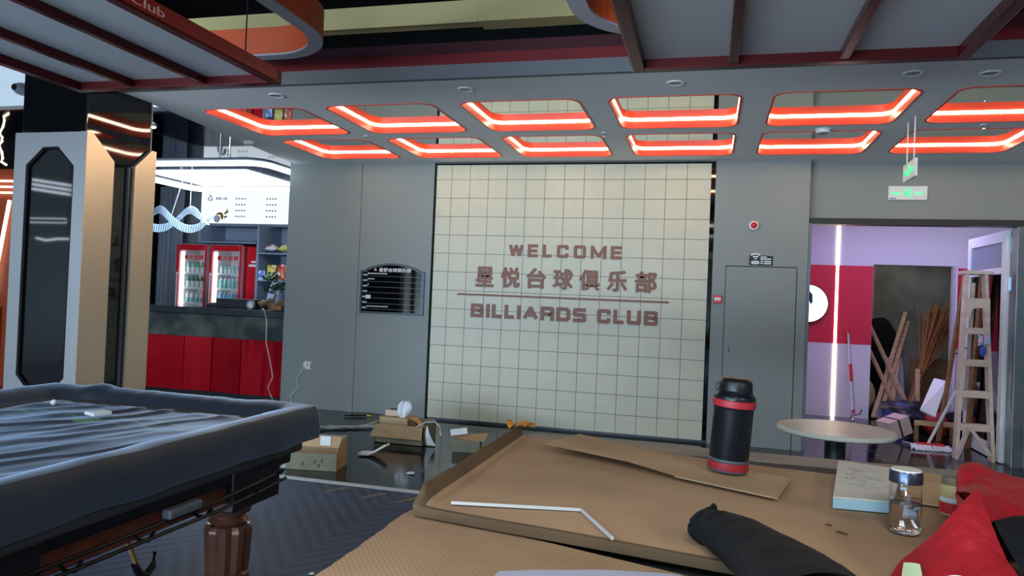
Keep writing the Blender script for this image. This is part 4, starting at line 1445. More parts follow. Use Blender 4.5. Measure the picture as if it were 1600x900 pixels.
MB().beam((-3.36, 7.11, .012), (-3.25, 7.17, .012), .014, .003).build('blade', M['chrome'], t)
tag(MB().grid(lambda u, v: Vector((-3.55 + .95 * u * .8, 6.2 + .55 * u + .16 * (v - .5) * (1.2 - u * .6), .012 + .02 * abs(nz(u * 9, v * 4)) + .004)), 40, 8, .001).build('plastic_film', M['film'], smooth=60), 'crumpled strip of clear plastic film on the dark floor', 'plastic film')
for k, (x, y, a, lab) in enumerate(((-2.30, 4.40, .5, 'short tape strip on carpet, leftmost of three below white floor line'), (-2.02, 4.36, .5, 'short tape strip on carpet, middle of three below white floor line'), (-1.78, 4.36, .5, 'short tape strip on carpet, rightmost of three below white floor line'))):
    tag(MB().box(-.02, .02, -.09, .09, .0045, .0055, Matrix.Translation((x, y, 0)) @ Matrix.Rotation(-.45, 4, 'Z')).build('tape_strip', M['cardgrey']), lab, 'tape', 'tape strips on the carpet')
for x, y, s, lab in ((-2.03, 5.0, .03, 'torn white paper scrap on dark tiles beyond the white floor line'), (-1.70, 3.05, .012, 'tiny white crumb on carpet beside the left table leg'), (-1.17, 2.78, .008, 'tiny white crumb on carpet near the curled cardboard')):
    tag(MB().plate([(x - s, y - s * .6, .009), (x + s, y - s, .012), (x + s * .7, y + s, .009), (x - s * .6, y + s * .8, .013)], .003).build('paper_scrap', M['whitepaper']), lab, 'paper scrap')

# tube lamp over the next table, out at left; it shows only as a reflection in the column glass
t = thing('tube_lamp', 'white tube lamp mirrored in the dark front glass of column', 'lamp', (-7.7, 1.17, 2.0))
for z in (2.37, 2.425, 2.48):
    MB().tube([(-8.0, 1.17, z + .02), (-7.35, 1.17, z - .06)], .016, 8).build('tube', M['tubelamp'], t, smooth=60)
MB().tube([(-8.03, 1.17, 1.98), (-8.03, 1.17, 2.03), (-7.47, 1.17, 2.03), (-7.47, 1.17, 1.98)], .007, 6, closed=True).build('rectangular_tube', M['tubelamp'], t)
MB().tube([(-7.90, 1.17, 1.79), (-7.75, 1.17, 1.765), (-7.6, 1.17, 1.785), (-7.40, 1.17, 1.79)], .014, 6).build('curved_tube', M['tubelamp'], t)
for x in (-8.0, -7.42):
    MB().tube([(x, 1.19, 1.79), (x, 1.19, 3.5)], .005, 6).build('hanging_wire', M['black'], t)

# ------------------------------------------------------------------ bar corner at left
st(MB().box(-9.6, -4.45, 10.7, 10.8, 0, 3.5).build('wall_bar', M['barwall']))
st(MB().box(-4.55, -4.45, YW + .1, 10.7, 0, 3.5).build('wall_bar_right', M['barwall']))
st(MB().box(-10, -4.45, 5.65, 10.7, 2.95, 2.99).build('ceiling_bar', M['barmirror']))
st(MB().box(-9.9, -6.25, 5.5, 5.62, 2.92, 3.5).build('trim_9', M['ceiling']))
st(MB().box(-9.6, -9.0, 10.5, 10.69, 0, 2.95).build('wall_bar_dark', M['void']))

t = thing('bar_counter', 'bar counter with dark stone top and red mirror front', 'counter', (-6.1, 7.6, 0))
MB().box(-7.7, -4.56, 7.36, 7.95, .965, 1.045).build('stone_top', M['bartop'], t, bevel=.006)
MB().box(-7.65, -4.60, 7.40, 7.52, .70, .963).build('stone_apron', M['barstone'], t, bevel=.004)
rg = M['redgloss']
nt = rg.node_tree
tc = nt.nodes.new('ShaderNodeTexCoord')
mp = nt.nodes.new('ShaderNodeMapping')
mp.inputs['Scale'].default_value = (3.2, 1, .35)
nt.links.new(tc.outputs['Object'], mp.inputs[0])
nn = nt.nodes.new('ShaderNodeTexNoise')
nn.inputs['Scale'].default_value = 1
nn.inputs['Detail'].default_value = 2
nt.links.new(mp.outputs[0], nn.inputs['Vector'])
bp = nt.nodes.new('ShaderNodeBump')
bp.inputs['Strength'].default_value = .26
bp.inputs['Distance'].default_value = .08
nt.links.new(nn.outputs[0], bp.inputs['Height'])
nt.links.new(bp.outputs[0], nt.nodes['Principled BSDF'].inputs['Normal'])
for x0, x1, a in ((-7.6, -6.9, .02), (-6.895, -5.98, -.03), (-5.975, -5.62, .05), (-5.615, -5.2, -.12), (-5.195, -4.66, .06)):
    cxm = (x0 + x1) / 2
    MB().box(x0 - cxm, x1 - cxm, -.008, .008, .06, .70, Matrix.Translation((cxm, 7.50, 0)) @ Matrix.Rotation(a, 4, 'Z')).build('red_panel', rg, t)
MB().box(-7.6, -4.66, 7.52, 7.54, 0, .70).box(-7.6, -4.66, 7.49, 7.53, 0, .058).build('plinth', M['black'], t)
MB().box(-7.6, -4.58, 7.54, 7.9, .0, .963).build('body', M['black'], t)

t = thing('light_canopy', 'large bright white light canopy above the bar counter', 'canopy light', (-5.75, 7.7, 2.62))


def rr(x0, x1, y0, y1, R):
    p = []
    for cx, cy, a0 in ((x1 - R, y1 - R, 0), (x0 + R, y1 - R, 90), (x0 + R, y0 + R, 180), (x1 - R, y0 + R, 270)):
        p += [(cx + R * math.cos(math.radians(a0 + 15 * k)), cy + R * math.sin(math.radians(a0 + 15 * k))) for k in range(7)]
    return p


MB().prism(rr(-6.85, -4.67, 6.93, 8.70, .16), lambda u, v, d: (u, v, d), 2.625, 2.68).build('body', M['navy'], t)
MB().box(-6.48, -5.13, 7.33, 8.33, 2.612, 2.6248).build('panel', M['canopy'], t)
MB().tube([(x, y, 2.615) for x, y in rr(-6.90, -4.62, 6.84, 8.76, .2)], .025, 10, closed=True).build('light_tube', M['tube'], t, smooth=60)
MB().tube([(x, y, 2.662) for x, y in rr(-6.90, -4.62, 6.84, 8.76, .2)], .018, 8, closed=True).build('grey_trim', M['ceilspeaker'], t, smooth=60)
for x, y in ((-6.3, 7.1), (-5.2, 7.1), (-6.3, 8.4), (-5.2, 8.4)):
    MB().tube([(x, y, 2.68), (x, y, 2.95)], .01, 8).build('hanger', M['chrome'], t)
t = thing('bar_downlight', 'round lit downlight in the mirrored bar ceiling', 'downlight', (-6.0, 6.95, 2.95))
MB().lathe([(.08, -.015), (.085, 0)], (-5.72, 6.45, 2.9485), 24).build('trim_ring', M['white'], t)
MB().lathe([(.07, -.019), (.07, -.0155)], (-5.72, 6.45, 2.9485), 24).build('lens', emis('bar_downlight_lens', (255, 250, 240), 8), t)

# acrylic helix lamp hung over the counter
t = thing('acrylic_chandelier', 'pale twisted acrylic ribbon lamp hung on wires over the bar', 'chandelier', (-6.4, 7.8, 2.1))
for s_, nm in ((1, 'ribbon'), (-1, 'ribbon')):
    def rib(u, v, s_=s_):
        x = -7.1 + 1.18 * u
        a = 2 * math.pi * (x + 6.47) / .92
        z = 2.11 + s_ * .118 * math.sin(a)
        y = 7.8 + s_ * .06 * math.cos(a)
        w = .10 * (1 if u < .85 else max(.15, 1 - (u - .85) / .15))
        return Vector((x, y + .02 * (v - .5), z + (v - .5) * w))
    MB().grid(rib, 60, 4, .004).build('ribbon', M['acrylic'], t, smooth=60)
    q = MB()
    for k in range(44):
        u = .02 + .95 * k / 43
        q.beam(rib(u, .06) + Vector((0, -.007, 0)), rib(u, .94) + Vector((0, -.007, 0)), .005, .004)
    e = q.build('ribbon_fins', M['menuink'], t)
    e['kind'] = 'stuff'
for (x, z0), x1 in (((-6.52, 2.12), -6.36), ((-6.24, 2.22), -6.24)):
    MB().tube([(x, 7.8, z0), (x1, 7.8, 2.611)], .004, 6).build('hanging_wire', M['whitepaper'], t)

# lit menu board
MY = 10.30
t = thing('menu_board', 'bright white lit menu board above the drink fridges', 'sign', (-7.2, MY, 2.31))
MB().box(-8.03, -6.36, MY, MY + .06, 2.315, 2.86).build('light_box', M['menu'], t)
MB().box(-8.05, -6.34, MY + .01, MY + .38, 2.27, 2.313).build('ledge', M['cabinet'], t)
MF = wallfn(MY)
sw = MB()
for k in range(3):
    pts = []
    for q in range(9):
        a = math.radians(k * 120 + q * 14)
        r = .018 + .030 * (q / 8)
        pts.append((-7.865 + r * math.cos(a), 2.715 + r * math.sin(a) * 1.1))
    for a_, b_ in zip(pts, pts[1:]):
        sw.beam((a_[0], MY - .002, a_[1]), (b_[0], MY - .002, b_[1]), .003, .014)
sw.build('swirl_logo', M['menuink'], t)
text_mb('星悦八球', MF, -7.76, -7.55, 2.69, 2.735, .003, .01).build('title_text', M['menuink'], t)
mb_ = MB()
for r_ in range(4):
    for c_ in range(4):
        for x0 in (-7.39, -6.83):
            mb_.box(x0 + c_ * .052, x0 + c_ * .052 + .028, MY - .002, MY, 2.70 - r_ * .095, 2.722 - r_ * .095)
pi = mb_.build('price_rows', mat('faint_ink', (150, 154, 160), .7), t)
pi['kind'] = 'stuff'
bl = MB().lathe([(.058, -.0015), (.058, -.003)], m=Matrix.Translation((-7.725, MY, 2.385)) @ Matrix.Rotation(math.radians(-90), 4, 'X'), seg=28)
bl.build('ball_outline', M['trimdark'], t)
MB().lathe([(.050, -.003), (.050, -.0045)], m=Matrix.Translation((-7.73, MY, 2.385)) @ Matrix.Rotation(math.radians(-90), 4, 'X'), seg=28).build('ball_face', M['white'], t)
gp = MB()
for poly in ([(-7.76, 2.455), (-7.69, 2.49), (-7.63, 2.485), (-7.60, 2.43), (-7.62, 2.36), (-7.655, 2.40), (-7.66, 2.445), (-7.71, 2.452)],
             [(-7.60, 2.47), (-7.555, 2.51), (-7.54, 2.56), (-7.53, 2.51), (-7.50, 2.53), (-7.525, 2.485), (-7.575, 2.455)],
             [(-7.60, 2.42), (-7.54, 2.44), (-7.53, 2.42), (-7.59, 2.39)]):
    gp.prism(poly, MF, .001, .003)
gp.build('gold_motif', M['gold'], t)

# niche and open shelves
t = thing('wall_cabinet', 'blue grey open niche above the two red fridges', 'cabinet', (-7.3, 10.3, 2.0))
MB().box(-7.84, -7.80, 10.02, 10.68, 2.0, 2.268).build('side_panel', M['cabinet'], t)
MB().box(-7.798, -6.80, 10.64, 10.68, 2.0, 2.268).build('back_panel', M['cabinet'], t)
MB().box(-7.84, -6.80, 10.02, 10.68, 1.975, 1.998).build('bottom_board', M['cabinet'], t)
t = thing('snack_shelves', 'tall blue grey open shelves with snacks right of fridges', 'shelves', (-6.4, 10.3, 0))
MB().box(-6.78, -6.74, 10.02, 10.68, 0, 2.268).build('side_panel', M['cabinet'], t)
MB().box(-6.02, -5.98, 10.02, 10.68, 0, 2.268).build('side_panel', M['cabinet'], t)
MB().box(-6.74, -6.02, 10.64, 10.68, 0, 2.268).build('back_panel', M['cabinet'], t)
for z in (1.82, 1.40, .95, .5):
    MB().box(-6.74, -6.02, 10.02, 10.64, z, z + .022).build('shelf', M['cabinet'], t)


def pack(x, y, z, w, h, d, rot, tilt, m, label, group):
    mb = MB()

    def fn_(s_):
        return lambda u, v: Vector(((u - .5) * w, s_ * d / 2 * (math.sin(math.pi * u) * math.sin(math.pi * v)) ** .6, v * h))
    mb.grid(fn_(1), 8, 8).grid(fn_(-1), 8, 8)
    mb.bm.transform(Matrix.Translation((x, y, z + .001)) @ Matrix.Rotation(rot, 4, 'Z') @ Matrix.Rotation(tilt, 4, 'X'))
    tag(mb.build('snack_pack', m, smooth=60), label, 'snack', group)


A1 = art_mat('snack_yellow', (226, 206, 96), [(240, 230, 180), (196, 150, 50)], 16)
A2 = art_mat('snack_red', (214, 96, 70), [(240, 220, 210), (190, 40, 40)], 16)
A3 = art_mat('snack_orange', (232, 150, 70), [(200, 70, 50), (250, 230, 200)], 16)
A4 = art_mat('snack_white', (230, 226, 216), [(200, 90, 80), (90, 130, 200)], 14)
A5 = art_mat('snack_blue', (90, 130, 220), [(230, 236, 250), (60, 90, 190)], 12)
pack(-6.60, 10.16, 1.423, .15, .24, .06, .1, -.1, A1, 'yellow snack pack standing leftmost on the lower snack shelf', 'snacks on the lower shelf')
pack(-6.44, 10.16, 1.423, .13, .25, .06, -.1, -.1, A2, 'red and white snack pack second from left on lower snack shelf', 'snacks on the lower shelf')
pack(-6.305, 10.16, 1.423, .12, .25, .06, .05, -.1, A3, 'orange snack pack in the middle of the lower snack shelf', 'snacks on the lower shelf')
pack(-6.165, 10.16, 1.423, .13, .23, .06, -.05, -.1, A4, 'white snack pack at right on the lower snack shelf', 'snacks on the lower shelf')
pack(-6.68, 10.03, 1.423, .10, .14, .05, .2, -.05, A5, 'small blue snack pack in front on the lower snack shelf', 'snacks on the lower shelf')
for k, (x, dz, a, m, l) in enumerate(((-6.62, 0, 1.2, A4, 'white snack pack lying at left on the upper snack shelf'), (-6.39, 0, 1.25, A1, 'yellow snack pack lying in middle of the upper snack shelf'), (-6.15, 0, 1.1, A5, 'blue snack pack lying at right on the upper snack shelf'))):
    pack(x, 10.14, 1.90 + dz, .20, .16, .11, .1, -1.2, m, l, 'snacks on the upper shelf')

# fridges
FRZ = [1.50, 1.262, 1.03, .80, .57]


def fridge(x0, x1, label, words):
    y0, y1, h = 10.0, 10.55, 1.95
    t = thing('drink_fridge', label, 'fridge', ((x0 + x1) / 2, y0, 0), 0, 'red drink fridges')
    MB().box(x0, x0 + .02, y0 + .05, y1, 0, h).box(x1 - .02, x1, y0 + .05, y1, 0, h).box(x0 + .02, x1 - .02, y0 + .05, y1, h - .02, h).box(x0 + .02, x1 - .02, y0 + .05, y1, 0, .3).build('cabinet', M['fridgered'], t)
    MB().box(x0 + .02, x1 - .02, y1 - .02, y1, .3, h - .02).box(x0 + .02, x0 + .03, y0 + .05, y1 - .02, .3, h - .02).box(x1 - .03, x1 - .02, y0 + .05, y1 - .02, .3, h - .02).build('liner', M['fridgein'], t)
    f = MB()
    w = .062
    f.box(x0 + .012, x0 + w, y0, y0 + .04, .1, h - .012).box(x1 - w, x1 - .012, y0, y0 + .04, .1, h - .012).box(x0 + w, x1 - w, y0, y0 + .04, h - .10, h - .012).box(x0 + w, x1 - w, y0, y0 + .04, .1, .3)
    f.build('door_frame', M['fridgered'], t, bevel=.006)
    g = MB()
    g.box(x0, x0 + .0115, y0 - .004, y0 + .045, .08, h).box(x1 - .0115, x1, y0 - .004, y0 + .045, .08, h).box(x0, x1, y0 - .004, y0 + .045, h - .0115, h)
    g.build('grey_trim', M['fridgegrey'], t)
    MB().box(x0 + w, x1 - w, y0 + .018, y0 + .022, .3, h - .10).build('door_glass', M['glass'], t)
    MB().box(x0 + w + .004, x0 + w + .05, y0 + .06, y0 + .075, .32, h - .12).build('lamp_strip', M['fridgelamp'], t)
    MB().box(x0 + .045, x0 + .058, y0 - .035, y0 - .02, .8, 1.5).box(x0 + .045, x0 + .058, y0 - .021, y0 - .001, .81, .83).box(x0 + .045, x0 + .058, y0 - .021, y0 - .001, 1.47, 1.49).build('handle', M['fridgegrey'], t)
    for z in FRZ:
        MB().box(x0 + .03, x1 - .03, y0 + .08, y1 - .02, z - .012, z).box(x0 + w + .05, x1 - w, y0 + .076, y0 + .08, z - .026, z + .006).build('shelf', M['fridgein'], t)
    text_mb(words, wallfn(y0 + .018), x0 + w + .075, x1 - w - .03, 1.70, 1.775, .002, .03).build('red_lettering', M['callred'], t)
    return t


fridge(-8.225, -7.63, 'red glass door drink fridge, left of the two behind the bar', '真大自营')
fridge(-7.615, -7.0, 'red glass door drink fridge, right of the two behind the bar', '鼎大自营')
t = thing('red_cabinet', 'plain red cabinet side with white stickers beside the right fridge', 'cabinet', (-6.89, 10.2, 0))
MB().box(-6.985, -6.79, 10.08, 10.6, 0, 1.93).build('body', M['fridgered'], t, bevel=.006)
MB().box(-6.90, -6.80, 10.076, 10.0795, 1.68, 1.71).build('sticker', M['white'], t)
MB().box(-6.945, -6.80, 10.076, 10.0795, 1.62, 1.655).build('sticker', M['white'], t)


def bottle_proto(h, r, body, cap, lab, frac):
    mb = MB()
    mb.lathe([(r * .9, 0), (r, .006), (r, h * frac)], seg=12)
    mb.mi = 1
    mb.lathe([(r * 1.01, h * frac), (r * .98, h * .72), (r * .45, h * .86), (r * .42, h * .9)], seg=12)
    mb.mi = 2
    mb.lathe([(r * .5, h * .89), (r * .5, h)], seg=10)
    o = mb.build('drink_bottle', [body, lab, cap], smooth=40, o=(0, 0, 0))
    return o


def plain(n, c):
    return mat('drink_' + n, c, .3)


cW, cG, cDG, cO, cT, cY, cB, cR = plain('white', (226, 232, 226)), plain('green', (120, 190, 150)), plain('dark_green', (50, 120, 86)), plain('orange', (230, 160, 100)), plain('teal', (150, 214, 206)), plain('lime', (206, 226, 90)), plain('blue', (120, 180, 220)), plain('red', (176, 60, 70))
ROWS = [
    (-8.225, 0, 5, (.165, .030, cW, cDG, cG, .5), 'white and green bottle on top shelf of the left fridge', 'bottles on left fridge top shelf'),
    (-8.225, 1, 5, (.185, .031, cW, cDG, cDG, .55), 'white bottle with dark green shoulder on middle shelf of left fridge', 'bottles on left fridge middle shelf'),
    (-8.225, 2, 5, (.165, .030, cT, cO, cW, .4), 'pale bottle with orange cap on third shelf of left fridge', 'bottles on left fridge third shelf'),
    (-7.615, 0, 6, (.125, .025, cW, cDG, cT, .5), 'small pale bottle on top shelf of the right fridge', 'bottles on right fridge top shelf'),
    (-7.615, 1, 6, (.185, .027, cT, cR, cW, .7), 'pale teal bottle with red cap on middle shelf of right fridge', 'bottles on right fridge middle shelf'),
    (-7.615, 2, 6, (.175, .027, cY, cW, cB, .45), 'lime and blue bottle on third shelf of the right fridge', 'bottles on right fridge third shelf')]
for fx, si, n, spec, lab, grp in ROWS:
    p = bottle_proto(*spec)
    tag(p, lab, 'bottle', grp)
    for k in range(n):
        o = p if k == 0 else p.copy()
        if k:
            COL.objects.link(o)
        o.location = (fx + .145 + (.42 if n == 5 else .43) * (k + .15) / n, 10.13, FRZ[si] + .001)

# curtain
cu = MB().grid(lambda u, v: Vector((-8.93 + .45 * u - .04 * (1 - v) * u, 10.42 + .045 * math.sin(u * 34) + .02 * math.sin(u * 13), .02 + 2.9 * v)), 80, 4, .004)
tag(cu.build('curtain', M['curtain'], smooth=60), 'grey pleated floor length curtain left of the fridges', 'curtain')
# things on the counter
t = thing('cash_box', 'low black box on right half of the bar counter', 'box', (-5.36, 7.68, 1.045))
MB().box(-5.63, -5.10, 7.56, 7.84, 1.0465, 1.155).build('case', M['black'], t, bevel=.005)
MB().box(-5.60, -5.20, 7.554, 7.5605, 1.09, 1.10).build('front_slot', M['trimdark'], t)
tag(MB().lathe([(.12, 0), (.115, .02), (.08, .045), (.02, .055)], (-5.78, 7.78, 1.0465), 28).build('black_bowl', M['blackcloth'], smooth=50), 'upturned black bowl on bar counter before the left fridge', 'bowl')
t = thing('tape_roll', 'clear tape roll standing on the bar counter beside black box', 'tape', (-5.10, 7.5, 1.045))
mt = Matrix.Translation((-5.115, 7.50, 1.0965)) @ Matrix.Rotation(math.radians(90), 4, 'X')
MB().lathe([(.030, -.015), (.05, -.015), (.05, .015), (.030, .015), (.030, -.015)], m=mt, seg=28, cap=False).build('roll', M['film'], t, smooth=40)
MB().lathe([(.029, -.014), (.029, .014)], m=mt, seg=24).build('core', M['white'], t, smooth=40)
tag(MB().tube([(-5.00, 7.55, 1.055), (-4.90, 7.42, 1.058), (-4.84, 7.352, 1.05), (-4.80, 7.345, .94), (-4.792, 7.345, .687), (-4.74, 7.35, .50), (-4.70, 7.345, .36), (-4.69, 7.345, .297), (-4.745, 7.345, .186), (-4.70, 7.34, .098), (-4.66, 7.33, .05), (-4.85, 7.3, .012), (-5.1, 7.28, .012)], .0055, 6).build('power_cable', M['white'], smooth=60), 'white cable hanging down the front of the bar counter', 'cable')
t = thing('bonsai', 'green bonsai plant on brown driftwood at right end of the bar counter', 'plant', (-4.9, 7.6, 1.045))
dw = MB()
random.seed(11)
for k in range(9):
    a = Vector((-5.08 + .04 * k, 7.60 + random.uniform(-.06, .06), 1.075 + random.uniform(0, .05)))
    dw.tube([a, a + Vector((.05, random.uniform(-.04, .04), .03)), a + Vector((.11, random.uniform(-.05, .05), random.uniform(-.01, .05)))], [.026, .03, .012], 8)
dw.build('driftwood', mat('driftwood', (132, 100, 68), .8, var=((20, 20, 20), (88, 66, 46), .35, .7)), t, smooth=60)
MB().tube([(-4.92, 7.62, 1.12), (-4.88, 7.63, 1.22), (-4.93, 7.62, 1.30), (-4.90, 7.63, 1.40)], [.014, .011, .009, .006], 8).tube([(-4.90, 7.62, 1.26), (-4.82, 7.62, 1.31)], .006, 6).build('stem', M['oldwood'], t, smooth=50)
lf = MB()
for cx, cy, cz, R, n in ((-4.94, 7.62, 1.42, .085, 70), (-4.80, 7.62, 1.33, .09, 70), (-4.96, 7.62, 1.28, .07, 40)):
    for k in range(n):
        d = Vector((random.gauss(0, 1), random.gauss(0, 1), random.gauss(0, .6))).normalized() * R * random.uniform(.4, 1.15)
        c = Vector((cx, cy, cz)) + d
        a = Vector((random.uniform(-1, 1), random.uniform(-1, 1), random.uniform(-.6, .6))).normalized() * .034
        b_ = a.cross(Vector((random.uniform(-1, 1), random.uniform(-1, 1), 1))).normalized() * .017
        lf._f([lf.bm.verts.new(p) for p in (c - a, c + b_, c + a, c - b_)])
lf.build('foliage', M['green'], t)
MB().box(-4.86, -4.72, 7.50, 7.74, 1.0465, 1.10).build('planter_tray', mat('tray_copper', (150, 96, 60), .4, .4), t, bevel=.004)
cn = MB().lathe([(.12, 0), (.105, .12), (.075, .26), (.035, .36), (.01, .375)], (-5.42, 8.45, 1.02), 24)
t = thing('cone_cover', 'pale grey cone shaped cover behind black box at the bar', 'cover', (-5.42, 8.45, 0))
cn.build('cone', M['cabinet'], t, smooth=50)
MB().box(-5.62, -5.22, 8.25, 8.65, 0, 1.018).build('stand', M['black'], t)
ch = thing('bar_chair', 'dark chair back showing just right of column behind the bar', 'chair', (-7.5, 8.4, 0))
MB().box(-7.75, -7.30, 8.36, 8.42, .75, 1.28).build('backrest', M['blackcloth'], ch, bevel=.05, bseg=4)
MB().box(-7.75, -7.30, 8.42, 8.85, .60, .68).build('seat', M['blackcloth'], ch, bevel=.03)
for x in (-7.7, -7.35):
    for y in (8.40, 8.8):
        MB().tube([(x, y, 0), (x, y, .61 if y > 8.5 else .8)], .014, 8).build('leg', M['black'], ch)

# far left: orange wall piece with light lines
st(MB().box(-9.95, -8.06, 7.0, 7.08, 0, 2.60).build('wall_orange', mat('orange_wall', (150, 62, 30), .5)))
st(MB().box(-9.95, -7.6, 6.96, 7.5, 2.60, 2.95).build('trim_10', M['void']))
t = thing('light_lines', 'white light tubes on the orange wall at far left', 'wall light', (-8.3, 6.97, .8))
MB().beam((-8.30, 6.965, 1.10), (-8.10, 6.965, 2.22), .028, .03).build('slanted_tube', M['ledside'], t)
for z in (2.33, 2.40, 2.47):
    MB().beam((-9.5, 6.965, z), (-8.07, 6.965, z - .02), .02, .022).build('level_tube', M['ledside'], t)
MB().tube([(-8.33, 6.95, 3.05), (-8.27, 6.95, 3.0), (-8.24, 6.95, 2.93), (-8.29, 6.95, 2.88), (-8.24, 6.95, 2.8), (-8.22, 6.95, 2.72), (-8.24, 6.95, 2.68), (-8.16, 6.95, 2.64)], .014, 8).build('curled_tube', M['ledside'], t, smooth=60)
tag(MB().box(-8.6, -8.155, 6.93, 6.94, .02, .94).build('banner', M['poster']), 'red and white printed banner at far left edge behind column', 'banner')
t = thing('spot_speaker', 'dark round fitting on pale soffit left of the column', 'speaker', (-6.28, 5.49, 3.08))
MB().lathe([(.06, 0), (.055, .05), (.035, .09)], m=Matrix.Translation((-6.30, 5.4985, 3.07)) @ Matrix.Rotation(math.radians(90), 4, 'X'), seg=24).build('cone', M['ceilspeaker'], t, smooth=50)
MB().lathe([(.03, .091), (.028, .10)], m=Matrix.Translation((-6.30, 5.4985, 3.07)) @ Matrix.Rotation(math.radians(90), 4, 'X'), seg=20).build('lens', M['black'], t)

# ------------------------------------------------------------------ corridor and store room through the doorway
CY = 9.90
cw = MB()
cw.box(.3, 1.94, CY, CY + .1, 0, 2.75).box(1.94, 2.82, CY, CY + .1, 1.895, 2.75).box(2.82, 3.4, CY, CY + .1, 0, 2.75)
st(cw.build('wall_corridor', M['purplewall']))
st(MB().box(.3, 1.938, CY - .003, CY - .0005, .905, 1.872).box(2.835, 3.2, CY - .003, CY - .0005, .905, 1.872).build('wall_corridor_band', M['redband']))
st(MB().box(.2, .3, YW + .22, CY + .1, 0, 2.75).build('wall_corridor_left', M['purplewall']))
st(MB().box(3.3, 3.4, YW + .22, CY, 0, 2.75).build('wall_corridor_right', M['purplewall']))
st(MB().box(.2, 3.4, YW + .22, CY + .1, 2.72, 2.78).build('ceiling_corridor', M['purplewall']))
sr = MB()
sr.box(1.5, 3.5, 11.9, 12.0, 0, 2.4).box(1.5, 1.6, CY + .1, 12, 0, 2.4).box(3.4, 3.5, CY + .1, 12, 0, 2.4)
st(sr.build('wall_store', M['concrete']))
st(MB().box(1.5, 3.5, CY + .1, 12, 2.4, 2.46).build('ceiling_store', M['void']))
st(MB().box(1.6, 2.3, 11.6, 11.7, 0, 2.4).build('wall_store_pier', M['concrete']))
tag(MB().box(1.515, 1.545, CY - .008, CY - .0035, .0, 2.71).build('led_strip', M['ledwarm']), 'tall vertical warm white light strip on corridor wall', 'light strip')
t = thing('round_light_box', 'round white lightbox on corridor wall, cut off by door jamb', 'light sign', (1.2, CY, 1.38))
mx = Matrix.Translation((1.195, CY - .004, 1.385)) @ Matrix.Rotation(math.radians(90), 4, 'X')
MB().lathe([(.238, .0), (.238, .055)], m=mx, seg=48).build('drum', M['trimdark'], t, smooth=40)
MB().lathe([(.228, .0555), (.228, .058)], m=mx, seg=48).build('lit_face', M['lightbox'], t)
lg_ = MB()
LF = wallfn(CY - .062)
for poly in ([(1.10, 1.52), (1.20, 1.55), (1.245, 1.50), (1.25, 1.40), (1.22, 1.37), (1.205, 1.45), (1.17, 1.48), (1.12, 1.46)], [(1.12, 1.42), (1.18, 1.44), (1.20, 1.36), (1.19, 1.30), (1.15, 1.28), (1.10, 1.34)]):
    lg_.prism(poly, LF, .0005, .002)
lg_.build('dark_emblem', mat('emblem_dark', (40, 60, 56), .5), t)
t = thing('telescopic_pole', 'red and white telescopic pole leaning on the corridor wall', 'pole', (1.74, 9.78, 0))
a, b = Vector((1.735, 9.70, .06)), Vector((1.672, 9.875, 1.10))
MB().tube([a, b], .013, 10).build('shaft', M['alu'], t, smooth=40)
for u0, u1, r in ((.38, .58, .020), (.94, 1.0, .022), (.02, .06, .018)):
    MB().tube([a.lerp(b, u0), a.lerp(b, u1)], r, 10).build('red_grip', M['callred'], t, smooth=40)
MB().tube([a, a + Vector((.07, -.02, .02)), a + Vector((.085, -.02, .08))], .008, 8).tube([a + Vector((0, 0, .02)), a + Vector((-.03, 0, -.03)), a + Vector((0, -.01, -.052))], .012, 8).build('clamp', M['chrome'], t, smooth=40)

# open glazed door leaf
t = thing('glazed_door', 'open glazed door leaf with pale frame, behind the wooden ladder', 'door', (2.57, 7.5, 0))
X0, X1 = 2.555, 2.595
for nm, a in (('stile', (7.53, 7.62, .01, 2.09)), ('stile', (8.44, 8.53, .01, 2.09)), ('top_rail', (7.62, 8.44, 1.99, 2.09)), ('bottom_rail', (7.62, 8.44, .01, .14)), ('middle_rail', (7.62, 8.44, 1.70, 1.76))):
    MB().box(X0, X1, a[0], a[1], a[2], a[3]).build(nm, M['whitepaper'], t, bevel=.003)
MB().box(2.57, 2.578, 7.62, 8.44, 1.76, 1.99).build('upper_pane', M['cabinet'], t)
MB().box(2.57, 2.578, 7.62, 8.44, .14, 1.70).build('dark_pane', M['blackglass'], t)
for z in (.3, 1.55, 1.9):
    MB().box(2.575, 2.61, 7.50, 7.55, z, z + .12).tube([(2.60, 7.512, z), (2.60, 7.512, z + .12)], .012, 10).build('hinge', M['chrome'], t, smooth=40)
MB().tube([(2.55, 8.47, .98), (2.51, 8.47, .98), (2.51, 8.36, .98)], .009, 8).build('handle', M['chrome'], t, smooth=40)
t = thing('store_door_panel', 'narrow pale store door edge with red band and chrome handle', 'door', (2.86, CY, 0))
MB().box(2.826, 2.85, CY - .06, CY - .004, 0, 1.90).build('edge_frame', M['purplewall'], t)
MB().tube([(2.845, CY - .062, .86), (2.845, CY - .10, .86), (2.91, CY - .11, .86)], .012, 8).build('handle', M['chrome'], t, smooth=40)

# wooden step ladder
t = thing('step_ladder', 'pale wooden step ladder standing in the doorway', 'ladder', (2.42, 7.9, 0))
fl0, fl1 = Vector((2.235, 7.63, 0)), Vector((2.345, 7.86, 1.70))
fr0, fr1 = Vector((2.53, 7.63, 0)), Vector((2.50, 7.86, 1.70))


